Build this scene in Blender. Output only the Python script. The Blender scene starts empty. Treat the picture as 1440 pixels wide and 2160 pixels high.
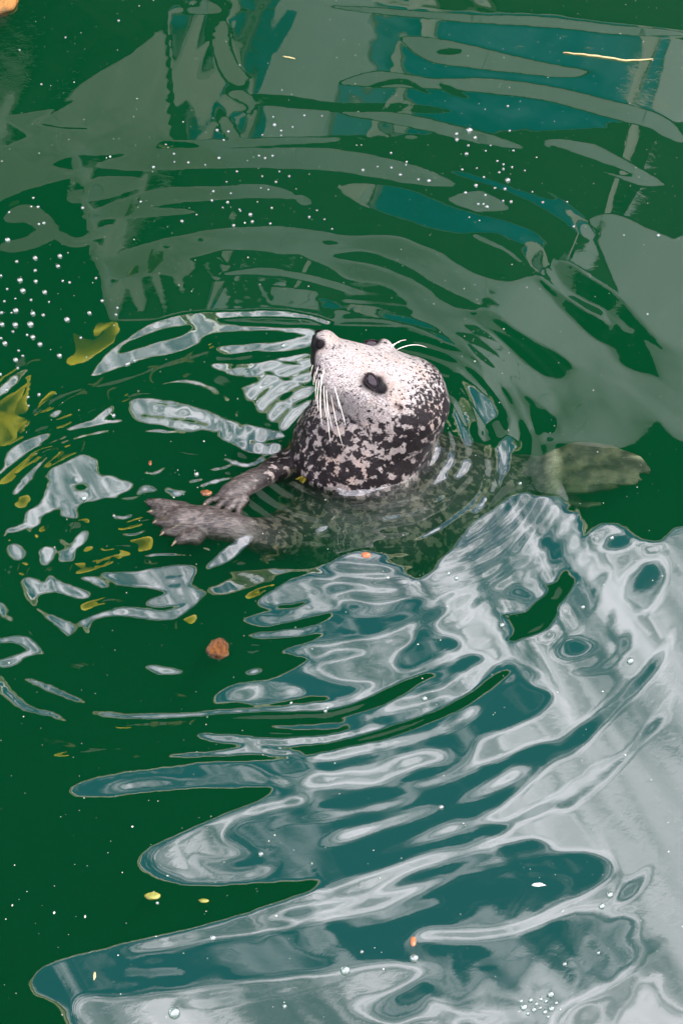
import bpy, bmesh, math, random, time
import numpy as np
from mathutils import Vector, Matrix, noise
T0=time.time()
scene=bpy.context.scene
C=scene.collection
# ------------------------------------------------------------------ camera, sky, sun, exposure
cam=bpy.data.objects.new('camera',bpy.data.cameras.new('camera')); C.objects.link(cam)
cam.location=(0,-2.35,2.35); cam.rotation_euler=(math.radians(45),0,0)
cam.data.sensor_fit='VERTICAL'; cam.data.sensor_height=36; cam.data.lens=36*4030/2160
cam.data.clip_start=.05; cam.data.clip_end=500
scene.camera=cam
SUN_EL,SUN_AZ=math.radians(62),math.radians(97)      # azimuth clockwise from +y
sun=bpy.data.objects.new('sun',bpy.data.lights.new('sun','SUN')); C.objects.link(sun)
sun.data.energy=5.0; sun.data.angle=math.radians(.53); sun.data.color=(1,.95,.88)
sd=Vector((math.sin(SUN_AZ)*math.cos(SUN_EL),math.cos(SUN_AZ)*math.cos(SUN_EL),math.sin(SUN_EL)))
sun.rotation_euler=sd.to_track_quat('Z','Y').to_euler()
scene.view_settings.view_transform='Standard'; scene.view_settings.look='None'
scene.view_settings.exposure=0.35; scene.view_settings.gamma=1
scene.render.engine='CYCLES'
cy=scene.cycles
cy.use_denoising=True
try: cy.denoiser='OPENIMAGEDENOISE'; cy.denoising_input_passes='RGB_ALBEDO_NORMAL'
except Exception: pass
cy.max_bounces=6; cy.volume_bounces=0; cy.transparent_max_bounces=12; cy.glossy_bounces=3; cy.diffuse_bounces=2
cy.sample_clamp_indirect=6; cy.sample_clamp_direct=12; cy.caustics_reflective=False
CLOUD_LO,CLOUD_HI,SKY_STR=2.3,4.3,.085
WATER_F0=.145; WATER_BUMP=.00002
V_SC,V_SD=(.03,1.,.38),.50
V_AC,V_AD=(.01,.36,.16),4.8
# ------------------------------------------------------------------ wave field
# ---------- shared camera / place constants ----------
CAMP=(0.0,-2.35,2.35); FPX=4030.0; S2=math.sqrt(.5)
def pix_ray(px,py):
    a=np.asarray(px,float)-720.; b=1080.-np.asarray(py,float)
    return a, S2*(FPX+b), S2*(b-FPX)
def pix_water(px,py):
    dx,dy,dz=pix_ray(px,py); s=-CAMP[2]/dz
    return dx*s, CAMP[1]+dy*s
def mirror_hit(px,py,z):
    dx,dy,dz=pix_ray(px,py); x,y=pix_water(px,py); s=z/(-dz)
    return float(x+dx*s), float(y+dy*s)
ZR=7.0
RA=mirror_hit(1440,1128,ZR); RB=mirror_hit(60,1930,ZR)       # eave line
FA=mirror_hit(1440,965,ZR); FB=mirror_hit(200,450,ZR)        # facade line
Z_W0,Z_W1,Z_G0,Z_G1=4.06,4.90,5.20,6.90
U_B0,U_B1,U_C0=.6,3.0,5.0
_a=np.array([RA[0],RA[1],ZR+.36]); _b=np.array([RB[0],RB[1],ZR+.36])
SKN=np.cross(_a,_b); SKN/=np.linalg.norm(SKN)
if SKN@np.array([.3,.3,1.])<0: SKN=-SKN      # plane through the eave: u = angle above it

def line_t(x,y,cx,cy,A,B):
    ex,ey=B[0]-A[0],B[1]-A[1]
    den=cx*ey-cy*ex
    return ((A[0]-x)*ey-(A[1]-y)*ex)/den
def env_elev(x,y,cx,cy):
    tr=line_t(x,y,cx,cy,RA,RB); tf=line_t(x,y,cx,cy,FA,FB)
    d=np.degrees
    eS=d(np.arctan2(ZR+.36,np.clip(tr,.5,99)))
    return eS,tf
def sky_u(rx,ry,rz): return np.degrees(np.arcsin(np.clip(rx*SKN[0]+ry*SKN[1]+rz*SKN[2],-1,1)))

# ---------- traced areas ----------
AREAS=[
# default fields
('D','h',[(-200,700),(1640,700),(1640,2360),(-200,2360)],0),
('K','h',[(150,330),(1640,250),(1640,700),(150,700)],0),
('D','h',[(-200,330),(160,330),(240,700),(-200,700)],0),
('W','h',[(360,30),(720,8),(1440,90),(1640,110),(1640,250),(360,300)],0),
('X','h',[(-200,-200),(700,-200),(700,0),(352,-10),(345,50),(280,110),(230,140),(170,180),(130,230),(10,250),(60,290),(0,330),(-200,335)],0),
('X','h',[(700,-200),(1640,-200),(1640,90),(1440,72),(1150,40),(900,8),(700,0)],0),
# upper left pale diagonal
('G','p',[(352,-20),(345,50),(280,110),(230,140),(170,180),(130,230),(25,250),(70,275),(115,285),(60,310),(-40,335),(-40,440),(60,405),(160,372),(112,350),(180,325),(250,292),(320,290),(350,200),(352,100)],0),
('K','s',[(75,262),(110,240),(160,210)],7),('K','s',[(75,262),(130,272),(190,273)],6),
# wall bands seen above the seal
('G','s',[(210,350),(350,335),(500,335),(700,338),(850,362),(955,388)],(24,44,36,46,40,20)),
('G','s',[(200,460),(330,420),(450,412),(560,408),(625,420)],(30,30,28,28,12)),
('G','s',[(180,465),(240,455),(330,452),(410,452)],(14,18,14,4)),
('G','s',[(10,470),(60,455),(100,490),(60,520),(0,530)],(26,40,40,30,30)),
('G','s',[(150,430),(215,400),(300,385)],(20,46,20)),
('G','s',[(120,500),(170,520),(240,480)],(20,22,14)),
('G','p',[(235,560),(300,530),(380,508),(480,492),(600,487),(725,503),(830,502),(880,520),(930,542),(1000,585),(1070,602),(1120,592),(1160,608),(1195,645),(1245,680),(1290,725),(1310,770),(1390,800),(1440,860),(1640,900),(1640,960),(1440,935),(1385,890),(1345,930),(1295,948),(1145,940),(1140,990),(1115,1012),(1090,990),(1075,925),(1065,870),(1030,815),(985,750),(935,720),(880,690),(862,650),(835,620),(790,600),(740,600),(700,575),(600,548),(480,540),(390,560),(300,585),(240,600)],0),
('G','p',[(1240,470),(1290,450),(1380,480),(1460,500),(1640,540),(1640,930),(1440,900),(1400,820),(1370,740),(1330,680),(1300,610),(1270,540)],0),
('D','p',[(985,660),(1040,672),(1090,705),(1150,735),(1205,770),(1185,800),(1145,795),(1095,765),(1050,725),(1000,690)],0),
('K','s',[(700,548),(780,550),(850,575),(900,605),(950,640),(1010,665)],(16,30,26,22,30,30)),
('K','s',[(700,610),(760,618),(820,640),(850,665)],(30,40,40,20)),
('W','s',[(600,640),(700,655),(800,670),(900,705),(960,745)],(16,20,20,20,10)),
('D','s',[(1170,560),(1220,600),(1290,640),(1340,690),(1400,740)],(40,50,40,26,6)),
('D','s',[(1130,590),(1200,650),(1270,700),(1330,740)],(8,30,44,14)),
('D','s',[(1280,660),(1330,740),(1325,770)],(14,30,6)),
('D','s',[(1110,840),(1145,880),(1160,925)],(6,22,6)),('B','s',[(1132,868),(1150,895),(1158,918)],(6,12,8)),
('G','s',[(470,596),(560,588),(650,600),(765,626)],(6,18,16,6)),
('G','s',[(285,560),(285,600),(292,640),(300,680)],(10,26,22,12)),
('G','s',[(320,570),(335,610),(345,660),(350,690)],(10,12,10,6)),
('G','s',[(372,560),(382,610),(392,650),(385,690)],(14,20,12,20)),
('G','p',[(265,570),(400,560),(395,600),(330,590),(275,600)],0),
('K','s',[(312,610),(318,650)],10),('K','s',[(362,600),(366,640)],10),
('G','s',[(440,565),(445,595),(465,610),(475,590)],10),('G','s',[(460,555),(480,575)],12),
('G','s',[(492,612),(497,640),(500,670)],9),('G','s',[(515,615),(520,640),(508,670)],9),('G','s',[(545,612),(560,645),(575,668)],9),
('G','h',[(572,622),(670,628),(672,672),(575,668)],0),
('K','p',[(560,560),(620,545),(660,560),(700,575),(660,585),(600,585)],0),
('K','p',[(415,515),(425,510),(432,518),(424,526)],0),('K','p',[(678,518),(698,512),(716,520),(696,527)],0),('K','p',[(335,530),(350,525),(364,533),(350,540)],0),
('G','p',[(625,420),(640,415),(655,430),(645,438),(630,432)],0),
# right of bubbles
('G','s',[(950,420),(1010,425),(1070,440)],(14,46,14)),
('G','s',[(720,235),(850,250),(1000,285),(1100,310)],(10,26,24,8)),
('G','s',[(1150,300),(1250,330),(1350,375),(1400,390)],(20,50,34,6)),
('K','s',[(1160,308),(1250,345),(1330,370)],(12,20,8)),
('W','s',[(720,400),(850,430),(950,465),(1050,480),(1150,520)],(40,70,60,30,40)),
('W','s',[(950,360),(1080,390),(1180,440),(1250,500)],(10,34,40,30)),
('W','s',[(1110,520),(1140,560),(1170,600)],(40,40,10)),
('G','s',[(1000,500),(1060,530),(1100,560)],8),('G','s',[(1150,570),(1180,610),(1210,625)],(10,16,8)),
('K','s',[(1200,400),(1300,420),(1400,470),(1440,490)],(50,60,50,40)),
('K','s',[(880,335),(1000,355),(1100,390),(1170,420)],(12,24,24,10)),
# rows under the top edge
('G','s',[(700,12),(850,28),(1000,42),(1150,50),(1300,68),(1460,80)],(10,12,16,20,18,14)),
('G','p',[(845,80),(920,82),(1000,98),(1080,118),(1180,140),(1240,152),(1200,165),(1100,155),(980,140),(900,125)],0),
('K','p',[(918,108),(945,101),(975,105),(965,114),(935,115)],0),
('G','s',[(720,172),(800,165),(920,175),(1020,178),(1150,195),(1260,225),(1380,262),(1440,300)],(20,34,20,30,30,34,40,30)),
('K','p',[(925,175),(955,180),(985,203),(960,200),(935,188)],0),
('K','p',[(1275,260),(1330,262),(1385,282),(1350,290),(1290,275)],0),
('K','s',[(780,180),(850,170),(905,195)],(10,14,6)),
('K','s',[(500,205),(600,212),(720,225),(850,225),(950,232)],(20,26,18,20,10)),
('W','s',[(370,105),(430,110),(450,150)],(60,80,50)),
('G','s',[(470,40),(468,100),(490,150),(520,170)],(30,40,40,30)),
('G','s',[(480,195),(510,200),(530,220),(520,240)],(14,24,16,10)),
('G','s',[(470,245),(480,270),(500,300)],(20,30,20)),
# sky, main mass right and below the seal
('B','p',[(1640,1100),(1440,1115),(1420,1120),(1400,1143),(1382,1146),(1345,1140),(1310,1115),(1275,1108),(1250,1120),(1230,1137),(1222,1120),(1215,1088),(1197,1090),(1195,1070),(1172,1052),(1150,1062),(1135,1052),(1115,1060),(1090,1045),(1068,1055),(1040,1080),(1000,1105),(975,1140),(945,1180),(905,1215),(870,1225),(830,1190),(775,1168),(720,1182),(680,1200),(620,1206),(575,1202),(495,1202),(457,1203),(488,1214),(462,1228),(437,1240),(460,1249),(500,1245),(565,1232),(612,1226),(550,1260),(544,1275),(568,1287),(515,1300),(525,1312),(575,1315),(650,1302),(700,1292),(660,1318),(600,1325),(517,1335),(550,1340),(625,1341),(682,1334),(650,1350),(615,1360),(594,1371),(645,1382),(630,1400),(570,1430),(500,1440),(465,1455),(450,1470),(457,1482),(500,1475),(545,1482),(600,1472),(650,1462),(685,1462),(706,1471),(650,1481),(550,1487),(400,1502),(300,1503),(192,1492),(225,1507),(340,1511),(500,1503),(700,1500),(740,1540),(720,1580),(640,1590),(550,1602),(450,1605),(350,1617),(240,1632),(175,1647),(150,1660),(160,1675),(225,1677),(350,1662),(450,1657),(545,1654),(575,1656),(555,1680),(475,1715),(375,1760),(310,1790),(295,1812),(310,1835),(360,1855),(425,1862),(525,1855),(600,1850),(672,1847),(660,1870),(620,1895),(500,1930),(400,1960),(225,2002),(125,2027),(80,2050),(70,2072),(85,2095),(125,2115),(155,2160),(230,2360),(1640,2360)],0),
# cloud banks
('C','p',[(925,1195),(975,1140),(1010,1100),(1090,1050),(1150,1062),(1215,1095),(1235,1140),(1275,1112),(1310,1120),(1345,1145),(1385,1150),(1440,1122),(1640,1110),(1640,1300),(1440,1400),(1240,1300),(1200,1420),(1060,1380),(960,1340),(905,1300),(900,1240)],0),
('C','p',[(1600,1130),(1440,1140),(1400,1200),(1330,1230),(1280,1180),(1240,1190),(1215,1260),(1230,1330),(1180,1350),(1140,1400),(1100,1420),(1120,1450),(1060,1500),(1000,1560),(1020,1600),(1120,1560),(1180,1560),(1100,1640),(1020,1700),(1100,1740),(1180,1770),(1300,1790),(1320,1850),(1280,1920),(1340,1920),(1330,2000),(1250,2090),(1180,2130),(1150,2300),(1600,2300)],0),
('C','p',[(1090,1060),(1170,1060),(1190,1110),(1200,1180),(1150,1220),(1120,1250),(1060,1250),(1080,1300),(1060,1370),(1000,1370),(960,1340),(920,1330),(905,1310),(930,1240),(960,1180),(1010,1120),(1060,1080)],0),
('C','p',[(700,1195),(780,1180),(830,1210),(900,1240),(860,1260),(800,1280),(760,1275),(720,1250)],0),
('C','p',[(550,1270),(600,1235),(690,1225),(700,1260),(740,1260),(700,1290),(620,1290),(570,1280)],0),
('C','s',[(530,1303),(600,1303),(650,1295)],(12,20,8)),
('C','s',[(540,1335),(620,1330),(690,1318)],(8,14,8)),
('C','p',[(610,1370),(680,1350),(780,1340),(860,1310),(900,1290),(870,1350),(830,1380),(840,1410),(780,1430),(700,1430),(650,1410),(650,1385)],0),
('C','p',[(480,1460),(540,1440),(620,1440),(640,1455),(560,1470),(490,1475)],0),
('C','s',[(230,1500),(400,1504),(600,1490),(720,1470),(820,1430),(900,1400),(1000,1370)],(5,7,14,16,16,14,10)),
('C','s',[(720,1520),(850,1480),(950,1440),(1010,1400),(1080,1370)],(8,14,26,20,16)),
('C','s',[(720,1550),(850,1510),(950,1465),(1040,1400)],(10,10,10,8)),
('C','s',[(640,1605),(760,1575),(900,1540),(1000,1490),(1100,1400)],(10,16,14,20,20)),
('C','s',[(180,1668),(300,1655),(450,1642),(560,1640),(620,1650)],(4,8,8,12,30)),
('C','s',[(400,1617),(520,1618),(560,1632),(500,1645)],(6,14,12,6)),
('C','s',[(640,1640),(700,1635),(800,1620),(900,1590),(960,1590)],(40,30,18,24,6)),
('C','p',[(320,1800),(380,1765),(480,1720),(580,1680),(640,1670),(640,1690),(560,1710),(500,1730),(470,1760),(520,1790),(640,1770),(720,1745),(900,1690),(930,1690),(800,1740),(700,1775),(600,1810),(560,1840),(430,1855),(370,1845),(330,1825)],0),
('B','s',[(400,1800),(430,1815),(520,1810),(620,1785),(720,1755)],(8,14,16,14,8)),
('C','s',[(560,1745),(600,1725),(700,1710),(800,1695)],(6,10,14,6)),
('C','s',[(480,1945),(620,1900),(760,1860),(900,1800),(1010,1775)],(14,24,40,22,8)),
('C','s',[(230,2015),(350,1990),(480,1960),(640,1935),(800,1890),(960,1830)],(10,24,30,20,30,10)),
('C','s',[(900,1860),(1000,1815),(1130,1785),(1240,1775),(1300,1800),(1290,1850),(1180,1910),(1050,1955),(900,1960),(860,1990)],(8,10,12,12,26,30,26,26,26,8)),
('C','s',[(1200,1940),(1320,1860),(1440,1760)],(10,20,40)),
('C','p',[(160,2110),(280,2100),(420,2080),(560,2060),(700,2040),(830,2020),(900,2040),(820,2090),(740,2110),(820,2150),(900,2130),(960,2160),(900,2230),(300,2300),(180,2200)],0),
('C','s',[(900,2090),(930,2120),(1020,2140),(1120,2120)],(26,24,20,8)),
('C','s',[(740,1810),(880,1760),(1000,1715),(1080,1680)],(3,12,26,50)),
('C','s',[(820,1840),(960,1790),(1080,1750),(1150,1730)],(3,12,26,40)),
('C','s',[(930,1700),(1040,1640),(1120,1600)],(3,14,30)),
('C','s',[(780,1650),(900,1640),(1000,1600),(1040,1570)],(3,12,14,6)),
('C','s',[(650,1720),(800,1690),(900,1660)],(6,16,6)),
('B','s',[(1090,1620),(1180,1560),(1270,1480),(1330,1400)],(10,16,8,3)),
('B','s',[(1000,1750),(1120,1700),(1240,1620),(1300,1560)],(6,12,6,3)),
('B','s',[(1180,2100),(1300,2020),(1420,1960)],(30,18,4)),
('C','s',[(600,1700),(760,1650),(880,1600),(960,1560)],(4,11,11,4)),
('C','s',[(720,1612),(830,1592),(940,1560)],(4,11,11,4)),
('C','s',[(1000,1680),(1120,1610),(1240,1520),(1330,1430)],(4,11,11,4)),
('C','s',[(600,1420),(700,1400),(800,1390)],(4,11,11,4)),
('C','s',[(880,1400),(960,1370),(1040,1360)],(4,11,11,4)),
('C','s',[(930,1475),(1020,1432),(1100,1400)],(4,11,11,4)),
('C','s',[(760,1482),(840,1470),(930,1440)],(4,11,11,4)),
('C','s',[(700,1960),(850,1910),(950,1880)],(4,11,11,4)),
('C','s',[(480,1975),(620,1945),(720,1920)],(4,11,11,4)),
('C','s',[(960,2030),(1080,2005),(1200,1960)],(4,11,11,4)),
('C','s',[(200,2060),(320,2050),(440,2050)],(4,11,11,4)),
('C','s',[(1000,1850),(1100,1830),(1200,1840),(1180,1880),(1080,1900)],(4,11,11,4)),
('C','s',[(230,1655),(330,1645),(420,1650)],(4,11,11,4)),
('C','s',[(720,1300),(800,1290),(860,1270)],(4,11,11,4)),
('C','s',[(1190,1180),(1185,1140),(1180,1100)],(4,11,11,4)),
('B','s',[(300,2125),(450,2112),(600,2085),(760,2050)],(3,9,9,3)),
('B','s',[(1150,2145),(1280,2060),(1420,1990)],(3,9,9,3)),
('B','s',[(1180,1600),(1300,1480),(1400,1350)],(3,9,9,3)),
('B','s',[(1100,1722),(1230,1660),(1340,1560),(1440,1420)],(3,9,9,3)),
('B','s',[(1340,1985),(1440,1900)],(3,9,9,3)),
('B','s',[(1300,1250),(1290,1320),(1340,1370)],(3,9,9,3)),
('B','s',[(360,1838),(480,1832),(600,1802),(720,1770)],(3,9,9,3)),
('B','s',[(480,1752),(560,1722),(640,1700)],(3,9,9,3)),
('B','s',[(660,1270),(720,1240),(800,1235)],(3,9,9,3)),
('B','s',[(980,1200),(1030,1140),(1080,1100)],(3,9,9,3)),
('B','s',[(1000,1262),(1080,1180),(1120,1100)],(3,9,9,3)),
('B','s',[(1240,1300),(1260,1230),(1300,1190)],(3,9,9,3)),
('B','s',[(640,1400),(720,1375),(800,1372)],(3,9,9,3)),
('B','s',[(520,1462),(580,1450),(620,1450)],(3,9,9,3)),
('B','s',[(1350,2100),(1440,2040)],(3,9,9,3)),
# thin dark creases in the clouds
('B','s',[(1440,1270),(1400,1370),(1340,1440),(1250,1520),(1150,1600),(1040,1680),(960,1720)],(4,10,10,14,12,30,30)),
('B','s',[(1440,1478),(1370,1530),(1290,1610),(1240,1655),(1180,1700)],(3,7,9,6,10)),
('B','s',[(1380,1800),(1345,1850),(1300,1890)],(4,16,22)),
('B','s',[(1010,1240),(1000,1280),(960,1330)],(6,10,8)),
('B','s',[(1000,1480),(1060,1440),(1150,1410)],(8,10,4)),
('B','p',[(1040,1460),(1110,1440),(1160,1450),(1140,1490),(1060,1530),(1000,1540),(1010,1500)],0),
('B','s',[(1200,1410),(1270,1400),(1320,1350),(1330,1300)],(6,10,10,4)),
('B','p',[(1180,1340),(1250,1345),(1240,1370),(1190,1385),(1165,1370)],0),
('B','p',[(1320,1210),(1370,1180),(1400,1170),(1400,1230),(1370,1290),(1330,1260)],0),
('B','p',[(1260,1150),(1300,1130),(1330,1150),(1290,1165)],0),
('B','s',[(1140,1130),(1170,1170),(1165,1220)],(20,24,10)),
('B','s',[(1060,1260),(1100,1240),(1130,1270)],(6,20,8)),
('B','s',[(880,1330),(930,1280),(960,1240)],(30,20,6)),
# green slots inside the sky
('D','p',[(560,1590),(640,1588),(750,1567),(825,1545),(900,1515),(975,1485),(1050,1435),(1078,1408),(1045,1410),(975,1460),(900,1495),(825,1520),(750,1545),(640,1570),(560,1572),(460,1555),(400,1560),(340,1560),(300,1585),(400,1605),(500,1600)],0),
('D','p',[(400,1510),(510,1499),(700,1487),(780,1457),(850,1425),(900,1411),(917,1417),(890,1430),(825,1470),(750,1495),(680,1512),(610,1520),(640,1540),(560,1552),(470,1540),(360,1530)],0),
('G','s',[(460,1512),(600,1505),(700,1496),(790,1465)],(8,14,12,4)),
('G','s',[(760,1552),(850,1524),(920,1494)],(6,14,6)),
('G','s',[(240,1525),(330,1522),(420,1515)],(4,18,4)),
('G','s',[(540,1540),(600,1545),(660,1535)],(5,12,4)),
('C','s',[(415,1548),(470,1556),(560,1563),(640,1558),(720,1545),(800,1518)],(6,16,18,16,16,12)),
('B','s',[(570,1528),(640,1530),(720,1520)],(6,12,16)),
('C','s',[(357,1593),(450,1588),(520,1580),(600,1584),(642,1588)],(3,8,16,14,8)),
('C','s',[(648,1592),(720,1576),(800,1556)],(6,10,12)),
('D','p',[(1190,1195),(1212,1220),(1200,1245),(1180,1275),(1160,1315),(1120,1337),(1090,1345),(1072,1342),(1082,1325),(1065,1292),(1108,1282),(1125,1265),(1157,1240),(1145,1225),(1170,1220)],0),
('G','p',[(1165,1230),(1190,1225),(1190,1260),(1160,1260)],0),('G','s',[(1170,1285),(1150,1315),(1105,1335)],(8,16,6)),
('D','p',[(580,1220),(610,1215),(650,1213),(635,1222),(595,1226)],0),
('G','s',[(620,1275),(600,1282),(650,1272)],5),
('D','s',[(585,1281),(620,1278),(650,1271)],(8,10,4)),
('G','s',[(300,800),(380,775),(470,752)],(4.800000000000001, 12, 6.0)),
('G','s',[(430,792),(380,812),(320,822)],(2.4000000000000004, 6, 3.0)),
('G','s',[(200,830),(260,815),(320,795)],(3.2, 8, 4.0)),
('G','s',[(130,905),(200,880),(280,850),(330,845)],(2.8000000000000003, 7, 3.5)),
('G','s',[(560,745),(610,742),(640,738)],(3.2, 8, 4.0)),
('G','s',[(350,950),(400,958),(450,962)],(2.0, 5, 2.5)),
('G','s',[(60,900),(110,860),(180,830)],(4.0, 10, 5.0)),
('G','s',[(380,1000),(300,1010),(240,990)],(2.0, 5, 2.5)),
('G','s',[(20,1180),(30,1250),(70,1320)],(3.6, 9, 4.5)),
('G','s',[(280,1100),(340,1090),(400,1085)],(3.2, 8, 4.0)),
('G','s',[(150,1390),(260,1440),(400,1465)],(2.8000000000000003, 7, 3.5)),
('G','s',[(0,1520),(120,1560),(260,1580)],(3.2, 8, 4.0)),
('G','s',[(110,1590),(200,1580),(285,1572)],(3.2, 8, 4.0)),
('G','s',[(160,1598),(230,1602),(300,1592)],(2.0, 5, 2.5)),
('G','s',[(340,905),(420,930),(460,950)],(1.6, 4, 2.0)),
('G','s',[(240,1290),(300,1310),(380,1300)],(2.4000000000000004, 6, 3.0)),
# ring of sky glints left of the seal
('C','p',[(195,803),(225,765),(280,730),(325,705),(375,690),(425,685),(500,682),(575,675),(650,681),(700,692),(690,700),(640,690),(575,690),(500,694),(465,700),(520,708),(650,709),(655,722),(575,718),(500,721),(440,727),(400,750),(325,768),(250,787),(200,808)],0),
('C','s',[(230,775),(290,735),(350,705),(430,690),(540,682),(640,684)],(8,8,10,8,5,4)),
('C','s',[(215,800),(300,770),(390,745),(430,722),(520,714),(640,715)],(8,7,6,8,5,5)),
('D','p',[(252,762),(280,740),(350,716),(402,711),(390,725),(340,740),(280,757)],0),
('C','p',[(455,748),(540,742),(600,733),(655,722),(655,742),(600,755),(540,756),(470,764)],0),
('C','p',[(445,785),(470,778),(530,780),(600,765),(655,755),(655,800),(660,850),(640,870),(600,900),(570,885),(530,850),(510,825),(540,810),(480,800)],0),
('C','s',[(450,790),(520,782),(600,775),(650,765)],5),('C','s',[(520,825),(580,850),(600,890)],(20,26,10)),
('C','s',[(540,800),(600,805),(650,800)],8),
('D','s',[(490,787),(525,786)],8),('D','p',[(595,835),(615,830),(612,850),(598,850)],0),('D','p',[(640,860),(665,840),(668,880),(640,885)],0),
('D','s',[(560,770),(640,778)],5),('D','s',[(560,795),(640,812)],6),
('C','s',[(310,832),(350,821),(390,817),(440,828),(475,850),(500,885),(520,905)],(3,4,5,10,12,12,6)),
('C','p',[(277,858),(300,851),(360,858),(430,872),(490,893),(560,900),(600,908),(560,925),(500,917),(430,907),(400,910),(340,902),(290,893)],0),
('C','s',[(290,865),(370,870),(440,885),(500,900)],(5,6,8,10)),
('D','s',[(320,862),(380,866)],4),('D','s',[(300,884),(400,892),(440,900)],5),
('C','s',[(300,915),(340,912),(400,916)],(4,8,4)),
('C','s',[(460,915),(520,930),(560,945),(600,930)],(14,34,40,10)),('D','s',[(500,925),(560,930)],5),('D','s',[(490,950),(560,955),(600,945)],6),
('C','s',[(470,965),(520,975),(560,960)],(4,10,6)),
('C','s',[(190,910),(230,880),(240,860)],(8,14,10)),('C','s',[(140,920),(200,905),(260,895)],(8,10,4)),
('C','p',[(105,890),(125,878),(133,882),(120,896)],0),
('C','s',[(60,920),(85,900),(65,815)],3),
('C','p',[(0,830),(40,800),(65,795),(50,815),(10,845),(-40,870)],0),
('C','p',[(-40,1020),(5,1000),(15,968),(50,945),(100,925),(112,932),(70,960),(25,992),(0,1010)],0),
('C','s',[(10,990),(50,955),(100,930)],5),
('C','s',[(30,1050),(60,1015),(115,965)],(14,14,6)),
('C','p',[(105,1000),(140,985),(175,968),(205,980),(215,1005),(280,1022),(255,1040),(205,1052),(165,1063),(166,1090),(130,1085),(125,1070),(90,1090),(85,1110),(58,1110),(55,1085),(80,1070),(95,1045),(100,1020)],0),
('C','p',[(110,1060),(130,1040),(170,1030),(190,1045),(150,1060),(120,1072)],0),('D','p',[(155,1028),(175,1022),(188,1030),(170,1038)],0),
('C','s',[(210,1010),(240,1015),(270,1030)],(6,12,4)),('C','s',[(60,1020),(110,1010)],5),
('C','s',[(290,1040),(310,1030),(330,1035)],(8,12,6)),('C','s',[(350,1030),(370,1040),(395,1035)],(6,12,6)),('C','s',[(400,1015),(430,1010)],6),
('C','s',[(240,1085),(260,1090),(280,1082)],7),
('C','s',[(12,1140),(15,1126),(40,1118),(64,1108),(66,1128)],(6,7,10,12,6)),('C','p',[(20,1150),(45,1152),(52,1175),(35,1182),(20,1165)],0),
('C','p',[(118,1132),(135,1138),(150,1150),(160,1128),(175,1114),(186,1120),(178,1142),(162,1152),(152,1180),(142,1172),(138,1152)],0),
('C','p',[(84,1162),(100,1150),(115,1156),(112,1172),(98,1192),(86,1185)],0),('C','p',[(126,1160),(136,1158),(135,1180),(128,1182)],0),
('C','s',[(180,1163),(202,1172)],(8,6)),('C','s',[(100,1120),(108,1145)],(8,4)),
('C','p',[(48,1220),(65,1217),(95,1227),(105,1206),(125,1220),(150,1230),(187,1245),(176,1257),(125,1243),(82,1250),(92,1280),(130,1298),(152,1312),(160,1335),(150,1322),(145,1334),(125,1315),(95,1295),(70,1270),(55,1245)],0),
('C','p',[(166,1302),(200,1290),(260,1276),(340,1280),(380,1270),(425,1252),(378,1290),(340,1297),(250,1291),(192,1300),(189,1330),(178,1312)],0),
('C','p',[(215,1203),(260,1207),(300,1202),(370,1192),(412,1198),(402,1228),(430,1250),(385,1265),(330,1272),(310,1262),(350,1243),(290,1232),(250,1226)],0),
('D','s',[(350,1215),(385,1212)],6),('D','s',[(355,1232),(380,1230)],5),
('C','s',[(312,1262),(345,1255),(350,1240)],(6,10,6)),
('C','s',[(165,1211),(200,1218),(226,1233)],(4,14,6)),
('C','p',[(-40,1352),(0,1347),(50,1340),(75,1350),(97,1380),(80,1370),(70,1376),(55,1380),(30,1400),(0,1406),(-40,1400),(0,1392),(40,1378),(60,1365),(30,1353),(0,1354)],0),
('C','s',[(50,1425),(100,1444),(180,1477)],(4,10,5)),
('C','s',[(-10,1415),(20,1460),(60,1488),(110,1500),(140,1515)],(12,14,9,6,3)),
('C','p',[(0,1275),(15,1290),(25,1315),(5,1300),(-30,1280)],0),
('C','p',[(305,1398),(340,1400),(380,1410),(372,1416),(335,1413)],0),('C','p',[(516,1416),(535,1411),(550,1412),(535,1420)],0),
('G','p',[(508,1365),(530,1355),(560,1352),(550,1370),(525,1378)],0),('C','s',[(520,1366),(545,1362)],6),
('C','p',[(436,1193),(465,1165),(500,1142),(525,1130),(530,1138),(512,1160),(480,1185),(445,1196)],0),
('C','p',[(495,1140),(512,1130),(532,1128),(530,1140),(512,1156)],0),
('C','p',[(662,1124),(680,1115),(692,1112),(690,1120),(672,1130)],0),
('C','s',[(360,1125),(390,1120)],4),('C','s',[(470,1060),(500,1030),(520,1010)],4),('C','s',[(520,985),(560,990),(600,1005)],5),
('C','s',[(500,1070),(520,1050)],5),
('G','s',[(220,1155),(250,1145),(280,1150)],6),('G','s',[(200,1265),(230,1258),(265,1258)],(6,12,5)),('G','s',[(260,1190),(310,1178)],10),('G','s',[(205,1190),(240,1172)],10),
('G','s',[(20,1300),(40,1270),(10,1230),(15,1180)],5),('G','s',[(40,1310),(80,1350),(140,1390),(185,1395)],(5,5,6,12)),
('C','s',[(500,1000),(455,1012),(420,1025)],(3.0, 6, 3.0)),
('C','s',[(505,965),(470,985),(440,990)],(2.5, 5, 2.5)),
('C','s',[(350,985),(330,1000),(300,1000)],(2.5, 5, 2.5)),
('C','s',[(240,1045),(270,1050),(300,1045)],(2.5, 5, 2.5)),
('C','s',[(120,950),(180,930),(240,915)],(2.5, 5, 2.5)),
('C','s',[(60,960),(110,945),(160,925)],(2.0, 4, 2.0)),
('C','s',[(330,760),(420,740),(520,730),(630,724)],(2.0, 4, 2.0)),
('C','s',[(20,1215),(22,1245),(30,1268)],(2.5, 5, 2.5)),
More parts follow.
